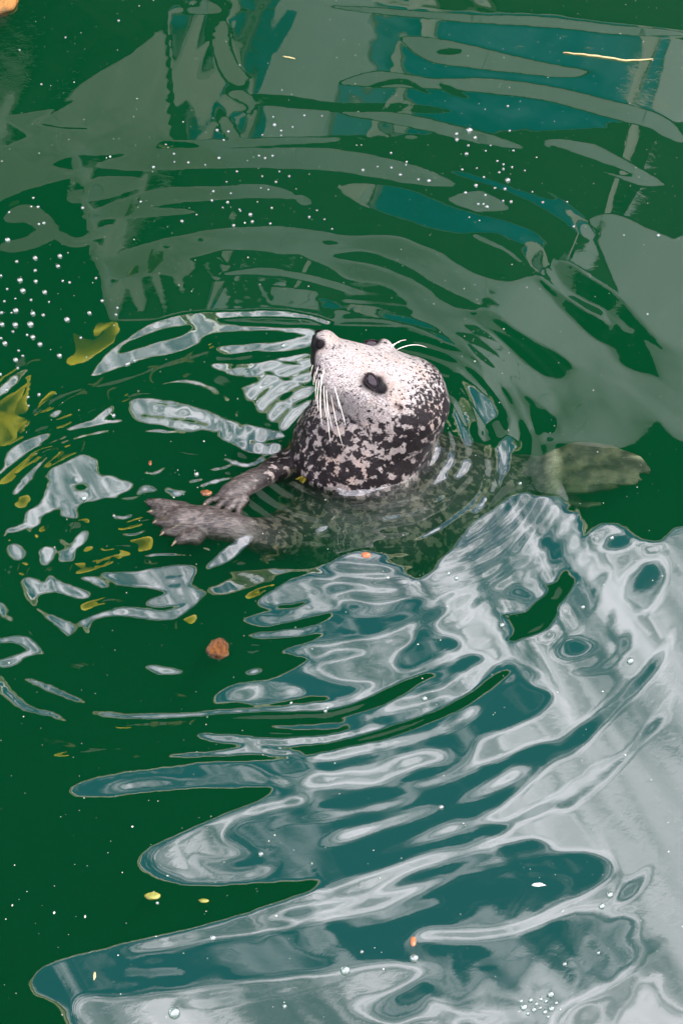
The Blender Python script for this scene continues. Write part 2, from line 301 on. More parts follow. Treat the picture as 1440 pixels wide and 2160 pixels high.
('C','s',[(270,1180),(330,1170),(400,1172)],(2.5, 5, 2.5)),
('C','s',[(280,1205),(340,1218),(400,1215)],(2.5, 5, 2.5)),
('C','s',[(410,1150),(440,1160),(430,1175)],(2.0, 4, 2.0)),
('C','s',[(255,1120),(280,1125),(310,1118)],(2.5, 5, 2.5)),
('C','s',[(560,905),(600,912),(640,905)],(3.0, 6, 3.0)),
('C','s',[(590,935),(565,950),(540,962)],(2.5, 5, 2.5)),
('C','s',[(395,1100),(370,1110),(350,1125)],(1.5, 3, 1.5)),
# ripples round the back of the head
('C','p',[(958,805),(985,822),(1022,848),(1047,882),(1030,922),(1040,955),(1070,925),(1076,965),(1065,1005),(1045,1045),(1010,1090),(1000,1085),(1025,1050),(1042,1000),(1020,968),(1005,925),(985,900),(970,860)],0),
('C','s',[(975,830),(1020,870),(1030,930),(1035,990),(1000,1060),(940,1110),(890,1140)],(15.0,21.0,15.0,15.0,10.5,9.0,4.5)),
('C','p',[(955,868),(975,900),(995,940),(985,952),(965,930),(952,890)],0),
('C','s',[(925,955),(938,965),(930,995),(905,1020),(880,1040)],(6.0,9.0,15.0,12.0,6.0)),
('C','s',[(960,985),(980,990),(965,1005),(930,1020)],(12.0,24.0,15.0,4.5)),
('C','s',[(700,1049),(780,1040),(850,1020),(905,985),(925,960)],(3.0,4.5,6.0,6.0,4.5)),
('D','s',[(1000,900),(1010,960),(1000,1010)],5),('D','p',[(1020,915),(1045,890),(1050,920),(1030,945)],0),
('C','s',[(1076,930),(1075,980),(1060,1030)],(6.0,7.5,4.5)),
]

def spline(pts,closed=True,n=6):
    P=np.array(pts,float)
    if len(P)<3: return P
    if closed: Q=np.vstack([P[-1],P,P[0],P[1]])
    else: Q=np.vstack([2*P[0]-P[1],P,2*P[-1]-P[-2]])
    out=[]
    for i in range(1,len(Q)-2):
        p0,p1,p2,p3=Q[i-1],Q[i],Q[i+1],Q[i+2]
        for k in range(n):
            t=k/n
            out.append(.5*((2*p1)+(p2-p0)*t+(2*p0-5*p1+4*p2-p3)*t*t+(3*p1-p0-3*p2+p3)*t**3))
    if not closed: out.append(P[-1])
    return np.array(out)
def stroke_poly(pts,w):
    c=spline(pts,False)
    m=len(c)
    if isinstance(w,(int,float)): w=(w,w)
    ww=np.interp(np.linspace(0,1,m),np.linspace(0,1,len(w)),w)
    taper=np.minimum(1,np.minimum(np.arange(m)+.6,m-.4-np.arange(m))/max(2,m*.12))**.5
    ww=ww*taper*.5
    t=np.gradient(c,axis=0); t/=np.linalg.norm(t,axis=1)[:,None]+1e-9
    n=np.stack([-t[:,1],t[:,0]],1)
    return np.vstack([c+n*ww[:,None],(c-n*ww[:,None])[::-1]])
SC=0.5; MG=200    # raster scale and margin px
RW,RH=int((1440+2*MG)*SC),int((2160+2*MG)*SC)
def fill(img,poly,val):
    P=(poly+MG)*SC
    y0=max(0,int(P[:,1].min())); y1=min(RH-1,int(P[:,1].max())+1)
    x1,y1s=P[:,0],P[:,1]; x2,y2s=np.roll(x1,-1),np.roll(y1s,-1)
    for r in range(y0,y1+1):
        yc=r+.5
        k=((y1s<=yc)!=(y2s<=yc))
        if not k.any(): continue
        xs=np.sort(x1[k]+(yc-y1s[k])*(x2[k]-x1[k])/(y2s[k]-y1s[k]))
        for a,b in zip(xs[::2],xs[1::2]):
            a=max(0,int(math.ceil(a-.5))); b=min(RW-1,int(math.floor(b-.5)))
            if b>=a: img[r,a:b+1]=val
CODE={'F':0,'W':1,'K':2,'G':3,'D':4,'B':5,'C':6,'X':7}
def class_raster():
    img=np.zeros((RH,RW),np.int8)
    for cls,kind,pts,w in AREAS:
        poly=spline(pts) if kind=='p' else (np.array(pts,float) if kind=='h' else stroke_poly(pts,w))
        fill(img,poly,CODE[cls])
    return img
# ---------- height solver ----------
DX=0.003
GX=-1.35+DX*np.arange(900); GY=-1.7+DX*np.arange(1400)
def to_px(x,y):
    vx=x; vy=y-CAMP[1]; vz=-CAMP[2]
    f=S2*vy-S2*vz; u=S2*vy+S2*vz
    return 720+FPX*vx/f, 1080-FPX*u/f
def blur(a,s):
    r=int(3*s)+1; k=np.exp(-.5*(np.arange(-r,r+1)/s)**2); k/=k.sum()
    for ax in (0,1):
        p=np.pad(a,[(r,r) if i==ax else (0,0) for i in (0,1)],mode='edge')
        a=sum(k[j]*(p[j:j+a.shape[0]] if ax==0 else p[:,j:j+a.shape[1]]) for j in range(2*r+1))
    return a
def reflect(hx,hy,X,Y):
    nx,ny,nz=-hx,-hy,np.ones_like(hx)
    L=np.sqrt(nx*nx+ny*ny+1); nx,ny,nz=nx/L,ny/L,nz/L
    dx,dy,dz=X-CAMP[0],Y-CAMP[1],-CAMP[2]+0*X
    L=np.sqrt(dx*dx+dy*dy+dz*dz); dx,dy,dz=dx/L,dy/L,dz/L
    k=2*(dx*nx+dy*ny+dz*nz)
    return dx-k*nx,dy-k*ny,dz-k*nz
def ang(rx,ry,rz):
    hh=np.sqrt(rx*rx+ry*ry)+1e-9
    return np.degrees(np.arctan2(rz,hh)),rx/hh,ry/hh
def extra(X,Y):
    rng=np.random.RandomState(4); h=0*X
    for i in range(26):      # small irregular chop
        lam=rng.uniform(.035,.16); th=rng.uniform(0,2*np.pi); k=2*np.pi/lam
        h+=lam*rng.uniform(.3,1)*.00055*np.sin(k*(X*np.cos(th)+Y*np.sin(th))+rng.uniform(0,6.28)+.8*np.sin(3*X+2*Y+i))
    xr,yr=X-.05,(Y-.15); r=np.sqrt(xr*xr+yr*yr)+1e-6; th0=np.arctan2(yr,xr)
    for i,(lam,sl,dec) in enumerate(((.036,.030,.16),(.052,.028,.26),(.085,.028,.55),(.14,.020,.9))):   # rings spreading from the seal
        wob=.010*np.sin(2*th0+i)+.007*np.sin(5*th0+2.1*i)+.004*np.sin(9*th0+i*i)
        env=np.exp(-r/dec)*np.clip((r-.10)/.05,0,1)*(.6+.4*np.sin(3*th0+i*1.7))
        h+=lam/(2*np.pi)*sl*env*np.sin(2*np.pi*(r+wob)/lam+i)
    for i in range(22):      # finer broken chop where the seal stirs the water
        lam=rng.uniform(.018,.055); th=rng.uniform(0,2*np.pi); k=2*np.pi/lam
        q=np.exp(-(((X+.02)/.27)**2+((Y-.03)/.13)**2)**1.5)+.8*np.exp(-(((X+.24)/.12)**2+((Y-.06)/.10)**2))
        h+=q*lam*rng.uniform(.3,1)*.0022*np.sin(k*(X*np.cos(th)+Y*np.sin(th))+rng.uniform(0,6.28)+.9*np.sin(9*X+7*Y+i))
    return h

CF=[None]
def resid(sx,sy,X,Y,cls):
    rx,ry,rz=reflect(sx,sy,X,Y); e,cx,cy=ang(rx,ry,rz)
    eS,tf=env_elev(X,Y,cx,cy); tf=np.clip(tf,1,60)
    dg=np.degrees
    zw0,zw1,zg0,zg1=[dg(np.arctan2(z,tf)) for z in (Z_W0,Z_W1,Z_G0,Z_G1)]
    zg1=np.minimum(zg1,eS-2.4)
    tgt=e.copy()
    for c,lo,hi,mg in ((1,zw0,zw1,.8),(2,zw1,zg0,.6),(3,zg0,zg1,1.0),(4,zg1,eS-2.1,.8),(7,zw0-12,zg0,.5)):
        k=cls==c; lo,hi,ee=lo[k],hi[k],e[k]
        mm=np.minimum(mg,.35*np.maximum(hi-lo,.1)); tgt[k]=np.clip(ee,lo+mm,hi-mm)
    u=sky_u(rx,ry,rz)
    k=(cls==5)|(cls==6); f=CF[0]
    t=np.clip(u,U_B0+f*(U_C0-U_B0),U_B1+f*2.4+300*np.clip(f-.75,0,1)**2)-u; tgt[k]=(e+t*1.1)[k]
    k&=(e<eS+.5); tgt[k]=np.maximum(tgt,eS+.9)[k]
    return np.clip(e-tgt,-25,25)*(math.pi/360)
def solve(outer=7,inner=12,eps=.012,lam=.0012**2,quiet=False):
    X,Y=np.meshgrid(GX,GY)
    PX,PY=to_px(X,Y)
    img=class_raster()
    ix=np.clip(((PX+MG)*SC).astype(int),0,RW-1); iy=np.clip(((PY+MG)*SC).astype(int),0,RH-1)
    cls=img[iy,ix]
    mc=blur((cls==6).astype(float),2.8); mb=blur((cls==5).astype(float),2.8); CF[0]=np.clip((mc/(mc+mb+1e-4)-.12)/.76,0,1)
    m=np.clip(np.minimum(np.minimum(PX+180,1620-PX),np.minimum(PY+180,2340-PY))/160.,0,1)
    m=m*m*(3-2*m)
    ny,nx=X.shape
    ky=2*np.pi*np.fft.fftfreq(ny,DX)[:,None]; kx=2*np.pi*np.fft.rfftfreq(nx,DX)[None]
    K2=kx**2+ky**2
    R=eps*(1.5*kx**2+.4*ky**2)+lam*K2**2+.3
    F=np.fft.rfft2; I=lambda a:np.fft.irfft2(a,s=X.shape)
    ex=extra(X,Y); exy,exx=np.gradient(ex,DX)
    h=np.zeros_like(X)
    def grads(h):
        H=F(h); return I(1j*kx*H),I(1j*ky*H),H
    P=ky**2*.7+.1*kx**2+R
    for it in range(outer):
        gx,gy,H=grads(h)
        sx,sy=gx+exx,gy+exy
        r=resid(sx,sy,X,Y,cls)
        d=.004
        e0=ang(*reflect(sx,sy,X,Y))[0]
        Jx=(resid(sx+d,sy,X,Y,cls)-r)/d; Jy=(resid(sx,sy+d,X,Y,cls)-r)/d
        z=np.abs(r)<1e-6
        Jx=np.where(z,0,np.clip(Jx,-1.5,1.5)); Jy=np.where(z,.5,np.clip(Jy,-.2,1.6))
        w=m
        # solve (J^T w J + R) dh = -(J^T w r + R h)
        div=lambda ax,ay: -(I(1j*kx*F(ax)+1j*ky*F(ay)))
        def A(v):
            vx,vy,V=grads(v); q=w*(Jx*vx+Jy*vy)
            return div(Jx*q,Jy*q)+I(R*V)
        b=-(div(Jx*w*r,Jy*w*r)+I(R*H))
        x=np.zeros_like(h); res=b; zt=I(F(res)/P); p=zt; rz_=(res*zt).sum()
        for k in range(inner):
            Ap=A(p); al=rz_/(p*Ap).sum(); x=x+al*p; res=res-al*Ap
            zt=I(F(res)/P); rn=(res*zt).sum(); p=zt+rn/rz_*p; rz_=rn
        h=h+(x if it<outer-3 else .6*x)
        if not quiet: print('it',it,'rms err deg',np.degrees(2*np.sqrt((r[m>.9]**2).mean())),'slope',np.abs(gy).max(),np.abs(gx).max(),'h',h.min(),h.max())
    # meniscus and tight rings hugging the neck
    dn=np.sqrt(((X-.035)/1.)**2+(Y-.17)**2); a=np.arctan2(Y-.17,X-.035); d=dn-.122
    men=.0035*np.exp(-np.clip(d,0,9)/.006)
    dd=d+.004*np.sin(3*a+1)+.002*np.sin(7*a)
    ring=np.exp(-np.clip(d,0,9)/.075)*np.clip(d/.012,0,1)*.0011*np.sin(2*np.pi*dd/.030)*(.65+.35*np.cos(a+.3))
    return h+ex+men+ring, cls
# ------------------------------------------------------------------ node helpers
class N:
    def __init__(s,tree): s.t=tree; s.n=tree.nodes; s.l=tree.links
    def add(s,typ,**kw):
        n=s.n.new(typ)
        ins=kw.pop('ins',{})
        for k,v in kw.items(): setattr(n,k,v)
        for k,v in ins.items(): s.set(n,k,v)
        return n
    def set(s,n,k,v):
        i=n.inputs[k]
        if isinstance(v,bpy.types.NodeSocket): s.l.new(v,i)
        elif hasattr(v,'bl_idname') and hasattr(v,'outputs'): s.l.new(v.outputs[0],i)
        else: i.default_value=v
    def math(s,op,a,b=0.,c=0.,clamp=False):
        n=s.add('ShaderNodeMath',operation=op,use_clamp=clamp)
        for i,v in enumerate((a,b,c)): s.set(n,i,v)
        return n.outputs[0]
    def mix(s,f,a,b,mode='MIX'):
        n=s.add('ShaderNodeMix',data_type='RGBA',blend_type=mode)
        s.set(n,0,f); s.set(n,6,a); s.set(n,7,b)
        return n.outputs[2]
    def ramp(s,f,a,b,c=0.,d=1.):
        n=s.add('ShaderNodeMapRange',interpolation_type='SMOOTHSTEP')
        for i,v in enumerate((f,a,b,c,d)): s.set(n,i,v)
        return n.outputs[0]
    def noise(s,vec,scale,detail=3,rough=.55,dist=0.):
        n=s.add('ShaderNodeTexNoise',ins={'Vector':vec,'Scale':scale,'Detail':detail,'Roughness':rough,'Distortion':dist})
        return n.outputs[0]
    def vscale(s,vec,sc,rot=(0,0,0)):
        return s.add('ShaderNodeMapping',ins={'Vector':vec,'Scale':sc,'Rotation':rot}).outputs[0]
def rgb(*c): return (*c,1.)
# ------------------------------------------------------------------ world: blue sky with a cloud bank
W=bpy.data.worlds.new('World'); scene.world=W; W.use_nodes=True
w=N(W.node_tree); w.n.clear()
sky=w.add('ShaderNodeTexSky',sky_type='NISHITA',sun_disc=False,sun_elevation=SUN_EL,sun_rotation=SUN_AZ)
tc=w.add('ShaderNodeTexCoord').outputs['Generated']
dt=w.add('ShaderNodeVectorMath',operation='DOT_PRODUCT',ins={0:tc,1:tuple(SKN)}).outputs['Value']
u=w.math('MULTIPLY',w.math('ARCSINE',dt),57.2958)
n1=w.noise(tc,8,3,.5,.5); n2=w.noise(tc,28,5,.62,.5); n3=w.noise(tc,3.2,4,.5)
ed=np.array(RB)-np.array(RA); ed/=np.linalg.norm(ed)
dv=w.add('ShaderNodeVectorMath',operation='DOT_PRODUCT',ins={0:tc,1:(float(ed[0]),float(ed[1]),0.)}).outputs['Value']
sv=w.add('ShaderNodeCombineXYZ',ins={0:w.math('MULTIPLY',u,.75),1:w.math('MULTIPLY',dv,6.5),2:w.math('MULTIPLY',n1,1.3)}).outputs[0]
n4=w.noise(sv,1.6,4,.5,.3)
uu=w.math('ADD',u,w.math('ADD',w.math('MULTIPLY',w.math('SUBTRACT',n4,.5),9.),w.math('MULTIPLY',w.math('SUBTRACT',n1,.5),4.)))
bank=w.ramp(uu,.6,6.6)
thin=w.ramp(w.math('ADD',w.math('MULTIPLY',n1,.35),w.math('MULTIPLY',n4,.65)),.38,.56,.60,1.)
open_=w.ramp(n3,.42,.6)
below=w.ramp(u,-6,0)
cov=w.math('MULTIPLY',w.mix(below,open_,bank),thin)
bright=w.ramp(w.math('ADD',w.math('MULTIPLY',n4,.7),w.math('MULTIPLY',n1,.3)),.34,.66,CLOUD_LO,CLOUD_HI)
cc=w.add('ShaderNodeVectorMath',operation='SCALE',ins={0:(.97,.93,1.03),'Scale':w.math('MULTIPLY',bright,w.ramp(n1,.30,.60,.72,1.06))}).outputs[0]
bg1=w.add('ShaderNodeBackground',ins={'Color':w.mix(.5,sky,rgb(.8,5.0,9.8)),'Strength':SKY_STR})
bg2=w.add('ShaderNodeBackground',ins={'Color':cc,'Strength':1.})
mx=w.add('ShaderNodeMixShader',ins={0:cov,1:bg1,2:bg2})
w.add('ShaderNodeOutputWorld',ins={'Surface':mx})
# ------------------------------------------------------------------ object helpers
def tag(o,label=None,cat=None,group=None,kind=None):
    if label: o['label']=label
    if cat: o['category']=cat
    if group: o['group']=group
    if kind: o['kind']=kind
    return o
def link(name,me,mat=None,parent=None):
    o=bpy.data.objects.new(name,me); C.objects.link(o)
    if mat is not None and len(me.materials)==0: me.materials.append(mat)
    if parent is not None: o.parent=parent
    return o
def empty(name,loc=(0,0,0)):
    o=bpy.data.objects.new(name,None); C.objects.link(o); o.location=loc; o.empty_display_size=.1; return o
def bm_mesh(bm,name,smooth=False):
    me=bpy.data.meshes.new(name); bm.to_mesh(me); bm.free()
    if smooth: me.polygons.foreach_set('use_smooth',[True]*len(me.polygons))
    return me
def beam(A,B,w,h,bev=.0,name='beam',up=(0,0,1)):
    """box from A to B, w across, h high (centred)"""
    A,B=Vector(A),Vector(B); d=B-A; L=d.length; x=d/L; upv=Vector(up)
    y=upv.cross(x)
    if y.length<1e-4: y=Vector((0,1,0)).cross(x)
    y.normalize(); z=x.cross(y)
    bm=bmesh.new(); bmesh.ops.create_cube(bm,size=1)
    for v in bm.verts: v.co=A+x*(v.co.x+.5)*L+y*v.co.y*w+z*v.co.z*h
    if bev>0: bmesh.ops.bevel(bm,geom=bm.edges[:],offset=bev,segments=1,affect='EDGES')
    return bm_mesh(bm,name)
def extr(poly2,f0,f1,name):
    """prism: poly2 list of 2D points mapped by f0 / f1 to the two faces"""
    bm=bmesh.new(); a=[bm.verts.new(f0(p)) for p in poly2]; b=[bm.verts.new(f1(p)) for p in poly2]
    bm.faces.new(a); bm.faces.new(b[::-1]); n=len(a)
    for i in range(n): bm.faces.new((a[i],b[i],b[(i+1)%n],a[(i+1)%n]))
    bmesh.ops.recalc_face_normals(bm,faces=bm.faces[:])
    return bm_mesh(bm,name)
def tube(pts,rad,name,seg=8,smooth=True):
    bm=bmesh.new(); rings=[]; P=[Vector(p) for p in pts]
    for i,p in enumerate(P):
        t=(P[min(i+1,len(P)-1)]-P[max(i-1,0)]).normalized()
        a=t.cross(Vector((.3,.2,1))).normalized(); b=t.cross(a)
        r=rad[i] if hasattr(rad,'__len__') else rad
        rings.append([bm.verts.new(p+(a*math.cos(k*2*math.pi/seg)+b*math.sin(k*2*math.pi/seg))*r) for k in range(seg)])
    for r0,r1 in zip(rings,rings[1:]):
        for k in range(seg): bm.faces.new((r0[k],r0[(k+1)%seg],r1[(k+1)%seg],r1[k]))
    bm.faces.new(rings[0][::-1]); bm.faces.new(rings[-1])
    bmesh.ops.recalc_face_normals(bm,faces=bm.faces[:])
    return bm_mesh(bm,name,smooth)
def P(px,row,z=None,y=None):
    """point on the sight line of a photo position, at height z or depth y"""
    dx,dy,dz=pix_ray(px,row)
    s=(z-CAMP[2])/dz if z is not None else (y-CAMP[1])/dy
    return Vector((dx*s,CAMP[1]+dy*s,CAMP[2]+dz*s))
def mat(name,col,rough=.6,spec=.5,var=.12,scale=6.,bump=0.,metal=0.,col2=None,coat=0.):
    m=bpy.data.materials.new(name); m.use_nodes=True; k=N(m.node_tree); k.n.clear()
    o=k.add('ShaderNodeTexCoord').outputs['Object']
    n=k.noise(o,scale,5,.6); n2=k.noise(o,scale*7,3,.6)
    c2=col2 or tuple(x*(1-var*2.2) for x in col)
    f=k.ramp(k.math('ADD',k.math('MULTIPLY',n,.7),k.math('MULTIPLY',n2,.3)),.35,.65)
    c=k.mix(f,rgb(*c2),rgb(*col))
    b=k.add('ShaderNodeBsdfPrincipled',ins={'Base Color':c,'Roughness':rough,'Metallic':metal,'Specular IOR Level':spec,'Coat Weight':coat})
    if bump>0:
        bp=k.add('ShaderNodeBump',ins={'Height':n2,'Strength':bump,'Distance':.01}); k.set(b,'Normal',bp.outputs[0])
    k.add('ShaderNodeOutputMaterial',ins={'Surface':b}); return m
M={}
M['panel']=mat('pale_cladding',(.76,.79,.76),.7,scale=1.2,var=.06)
M['panel2']=mat('weathered_cladding',(.86,.83,.74),.7,scale=.8,var=.12)
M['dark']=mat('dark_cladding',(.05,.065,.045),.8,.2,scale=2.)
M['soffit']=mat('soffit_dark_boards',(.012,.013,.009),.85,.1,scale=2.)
M['fascia']=mat('olive_fascia',(.36,.34,.15),.6,scale=2.)
M['gutter']=mat('white_gutter',(.82,.82,.80),.45,scale=2.,var=.04)
M['post']=mat('pale_post',(.85,.80,.70),.6,scale=2.,var=.05)
M['frame']=mat('grey_window_frame',(.34,.36,.36),.5,scale=3.)
M['yellow']=mat('yellow_paint',(1.,.80,.015),.5,scale=3.,var=.03)
M['olive']=mat('olive_brown_paint',(.20,.15,.045),.6,scale=3.)
M['concrete']=mat('grey_concrete',(.33,.32,.30),.85,.3,scale=3.,bump=.3)
M['algae']=mat('green_pool_lining',(.012,.09,.035),.8,.2,scale=3.)
m=bpy.data.materials.new('window_glass'); m.use_nodes=True; k=N(m.node_tree); k.n.clear()
o=k.add('ShaderNodeTexCoord').outputs['Object']
c=k.mix(k.ramp(k.noise(o,.9,3),.4,.65),rgb(.02,.26,.40),rgb(.16,.46,.60))
k.add('ShaderNodeOutputMaterial',ins={'Surface':k.add('ShaderNodeBsdfPrincipled',ins={'Base Color':c,'Roughness':.15,'Specular IOR Level':.5})}); M['glass']=m
# ------------------------------------------------------------------ pool and deck (setting)
PX0,PX1,PY0,PY1=-5.,4.2,-1.85,4.7
def box(x0,x1,y0,y1,z0,z1,name,mt,parent=None,bev=.0):
    me=beam((x0,(y0+y1)/2,(z0+z1)/2),(x1,(y0+y1)/2,(z0+z1)/2),y1-y0,z1-z0,bev,name)
    return link(name,me,mt,parent)
tag(box(PX0-.3,PX1+.3,PY0-.3,PY1+.3,-1.9,-1.6,'pool_floor',M['algae']),kind='structure')
for a in ((PX0-.3,PX0,PY0-.3,PY1+.3),(PX1,PX1+.3,PY0-.3,PY1+.3),(PX0,PX1,PY0-.3,PY0),(PX0,PX1,PY1,PY1+.3)):
    tag(box(*a,-1.6,.10,'pool_wall',M['concrete']),kind='structure')
gb=bmesh.new()
R_=300
for (x0,x1,y0,y1) in ((-R_,PX0-.3,-R_,R_),(PX1+.3,R_,-R_,R_),(PX0-.3,PX1+.3,-R_,PY0-.3),(PX0-.3,PX1+.3,PY1+.3,R_)):
    gb.faces.new([gb.verts.new(q) for q in ((x0,y0,.06),(x1,y0,.06),(x1,y1,.06),(x0,y1,.06))])
tag(link('ground',bm_mesh(gb,'ground'),M['concrete']),kind='structure')
# ------------------------------------------------------------------ pavilion, seen mirrored in the water
bd=empty('pavilion',(0,0,0)); tag(bd,'pale clad pavilion with dark overhanging roof, mirrored in the upper half of the water','building')
fa=np.array(FA); fb=np.array(FB); fd=(fb-fa)/np.linalg.norm(fb-fa); fn=np.array([fd[1],-fd[0]])
if fn[1]<0: fn=-fn          # points away from the pool
def FP(s,z,off=0.):          # s: metres along the facade from FA towards the left
    p=fa+fd*s+fn*off; return (p[0],p[1],z)
def s_at(px,row):            # facade coordinate mirrored at a photo position
    x,y=pix_water(px,row); a,b,_=pix_ray(px,row); L=math.hypot(a,b); t=line_t(x,y,a/L,b/L,FA,FB)
    q=np.array([x+a/L*t,y+b/L*t]); return float((q-fa)@fd), t*-_/L
S_L0=s_at(352,0)[0]; S_L1=s_at(0,330)[0]; S_R=-3.6
zl=lambda s: Z_W0+ (s-S_L0)/(S_L1-S_L0)*(ZR-Z_W0)
# cladding panels: joints every 1.1 m, raked left end
def panel(s0,s1,z0,z1,mt,name='wall_panel',th=.05,off=0.,parent=None,rake=False):
    g=.006
    pts=[(s0+g,z0+g),(s1-g,z0+g),(s1-g,z1-g),(s0+g,z1-g)]
    if rake: pts=[(s0+g,z0+g),(rake[0]-g,z0+g),(rake[1]-g,z1-g),(s0+g,z1-g)]
    me=extr(pts,lambda p:FP(p[0],p[1],off),lambda p:FP(p[0],p[1],off+th),name)
    return link(name,me,mt,parent or bd)
edges=list(np.arange(S_R,S_L0-.3,1.12))+[S_L0-.3]
for s0,s1 in zip(edges,edges[1:]): panel(s0,s1,Z_G0,Z_G1,M['panel'],'wall_panel')
SL=lambda z: S_L0+(z-3.7)*(S_L1-S_L0)/1.9
for s0,s1 in zip(np.arange(edges[-1],S_L1+2,1.12),np.arange(edges[-1],S_L1+2,1.12)+1.12): panel(s0,s1,Z_G0,Z_G1,M['panel2'],'wall_panel')
panel(SL(6.0)+.02,SL(6.0)+.12,Z_W0,Z_G1,M['dark'],'dark_joint',th=.02,off=-.03,rake=(SL(Z_W0)-.25,SL(Z_G1)-.25)) if False else None
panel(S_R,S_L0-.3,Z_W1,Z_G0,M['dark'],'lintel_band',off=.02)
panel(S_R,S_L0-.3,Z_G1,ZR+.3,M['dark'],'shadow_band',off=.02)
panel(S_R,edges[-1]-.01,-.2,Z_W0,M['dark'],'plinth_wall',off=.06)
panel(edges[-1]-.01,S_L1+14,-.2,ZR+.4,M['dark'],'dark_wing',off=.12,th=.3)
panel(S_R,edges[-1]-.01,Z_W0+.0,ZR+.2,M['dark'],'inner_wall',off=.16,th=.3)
# window band with pale posts and broad pale piers (places mirrored in the photo)
marks=[('pier',570,740,60),('post',470,512,100),('post',838,860,90),('post',1292,1316,120),('pier',1385,1560,120)]
blk=[]
for kd,a,b,row in marks:
    s1,s0=s_at(a,row)[0],s_at(b,row)[0]
    s0,s1=min(s0,s1),max(s0,s1); blk.append((s0,s1))
    if kd=='pier': panel(s0,s1,Z_W0,Z_W1,M['panel'],'pier',th=.09,off=-.02)
    else: panel(s0,s1,Z_W0-.02,Z_W1+.05,M['post'],'post',th=.10,off=-.06)
blk.sort(); cur=S_R; spans=[]
for s0,s1 in blk:
    if s0-cur>.15: spans.append((cur,s0))
    cur=max(cur,s1)
if edges[-1]-cur>.15: spans.append((cur,edges[-1]))
for s0,s1 in spans:
    n=max(1,round((s1-s0)/1.3))
    for i in range(n):
        a=s0+(s1-s0)*i/n; b=s0+(s1-s0)*(i+1)/n
        wd=panel(a,b,Z_W0,Z_W1,M['glass'],'window',th=.02,off=.08)
        for q in ((a,a+.035,Z_W0,Z_W1),(b-.035,b,Z_W0,Z_W1),(a+.03,b-.03,Z_W0,Z_W0+.05),(a+.03,b-.03,Z_W1-.05,Z_W1)):
            panel(*q,M['frame'],'frame',th=.05,off=.04,parent=wd)
panel(S_R,edges[-1]-.02,Z_W0-.13,Z_W0-.0,M['post'],'sill',th=.16,off=-.1)
# roof: dark soffit, olive fascia, white gutter along the slanting eave
ra=np.array(RA); rb=np.array(RB); rd=(rb-ra)/np.linalg.norm(rb-ra); rn=np.array([-rd[1],rd[0]])
if rn[1]<0: rn=-rn
den=rd[0]*fd[1]-rd[1]*fd[0]
tX=((fa-ra)[0]*fd[1]-(fa-ra)[1]*fd[0])/den
X0=ra+rd*tX; Lf=ra+rd*11.
roofp=[X0,Lf,Lf+rn*14,fb+fd*8+fn*2,fa+fd*-.0+fn*1.0,X0+fn*1.0]
roofp=[X0,Lf,(-16,Lf[1]),(-16,16),(float((fa+fn)[0]),16)]
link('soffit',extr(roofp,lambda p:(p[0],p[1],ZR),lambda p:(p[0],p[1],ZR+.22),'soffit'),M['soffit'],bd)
def edge_strip(o0,o1,z0,z1,name,mt,t0=tX,t1=11.):
    a=[ra+rd*t0-rn*o0, ra+rd*t1-rn*o0, ra+rd*t1-rn*o1, ra+rd*t0-rn*o1]
    link(name,extr(a,lambda p:(p[0],p[1],z0),lambda p:(p[0],p[1],z1),name),mt,bd)
edge_strip(.0,.03,ZR-.03,ZR+.28,'fascia',M['fascia'])
edge_strip(.03,.08,ZR+.26,ZR+.35,'gutter',M['gutter'])
# yellow hoist and brown mast left of the pavilion, mirrored at the left edge
def MP(px,row,y):            # mirrored point at depth y
    dx,dy,dz=pix_ray(px,row); x0,y0=pix_water(px,row); s=(y-y0)/dy
    return Vector((x0+dx*s,y,-dz*s))
hy=empty('boom_hoist',(0,0,0)); tag(hy,'yellow boom hoist with crossed arms, mirrored by the left edge of the water','hoist')
YH=3.2
def ybeam(a,b,w,name): link(name,tube([MP(*a,YH),MP(*b,YH)],w*.52,name,16,True),M['yellow'],hy)
m0=MP(40,900,YH); 
ybeam((-165,600),(-160,780),.18,'boom'); ybeam((-190,720),(-330,830),.30,'boom')
ybeam((10,850),(-180,925),.46,'boom')
q=MP(-260,820,YH)
link('mast',beam((q.x-.9,YH,q.z+1.2),(q.x-.9,YH,.06),.12,.12,.01,'mast',up=(0,1,0)),M['yellow'],hy)
link('jib',beam((q.x-.9,YH,q.z+.1),(q.x+.1,YH,q.z),.08,.12,.01,'jib',up=(0,1,0)),M['yellow'],hy)
mo=empty('brown_mast',(0,0,0)); tag(mo,'thin olive brown mast with short arm, mirrored left of the wall stripes','mast')
a=MP(235,430,5.6); b=MP(262,760,5.6)
link('shaft',beam(a,b,.09,.07,.008,'shaft',up=(0,1,0)),M['olive'],mo)
a2=MP(205,540,5.6); b2=MP(240,520,5.6)
link('arm',beam(a2,b2,.08,.16,.008,'arm',up=(0,1,0)),M['olive'],mo)
print('env',time.time()-T0)
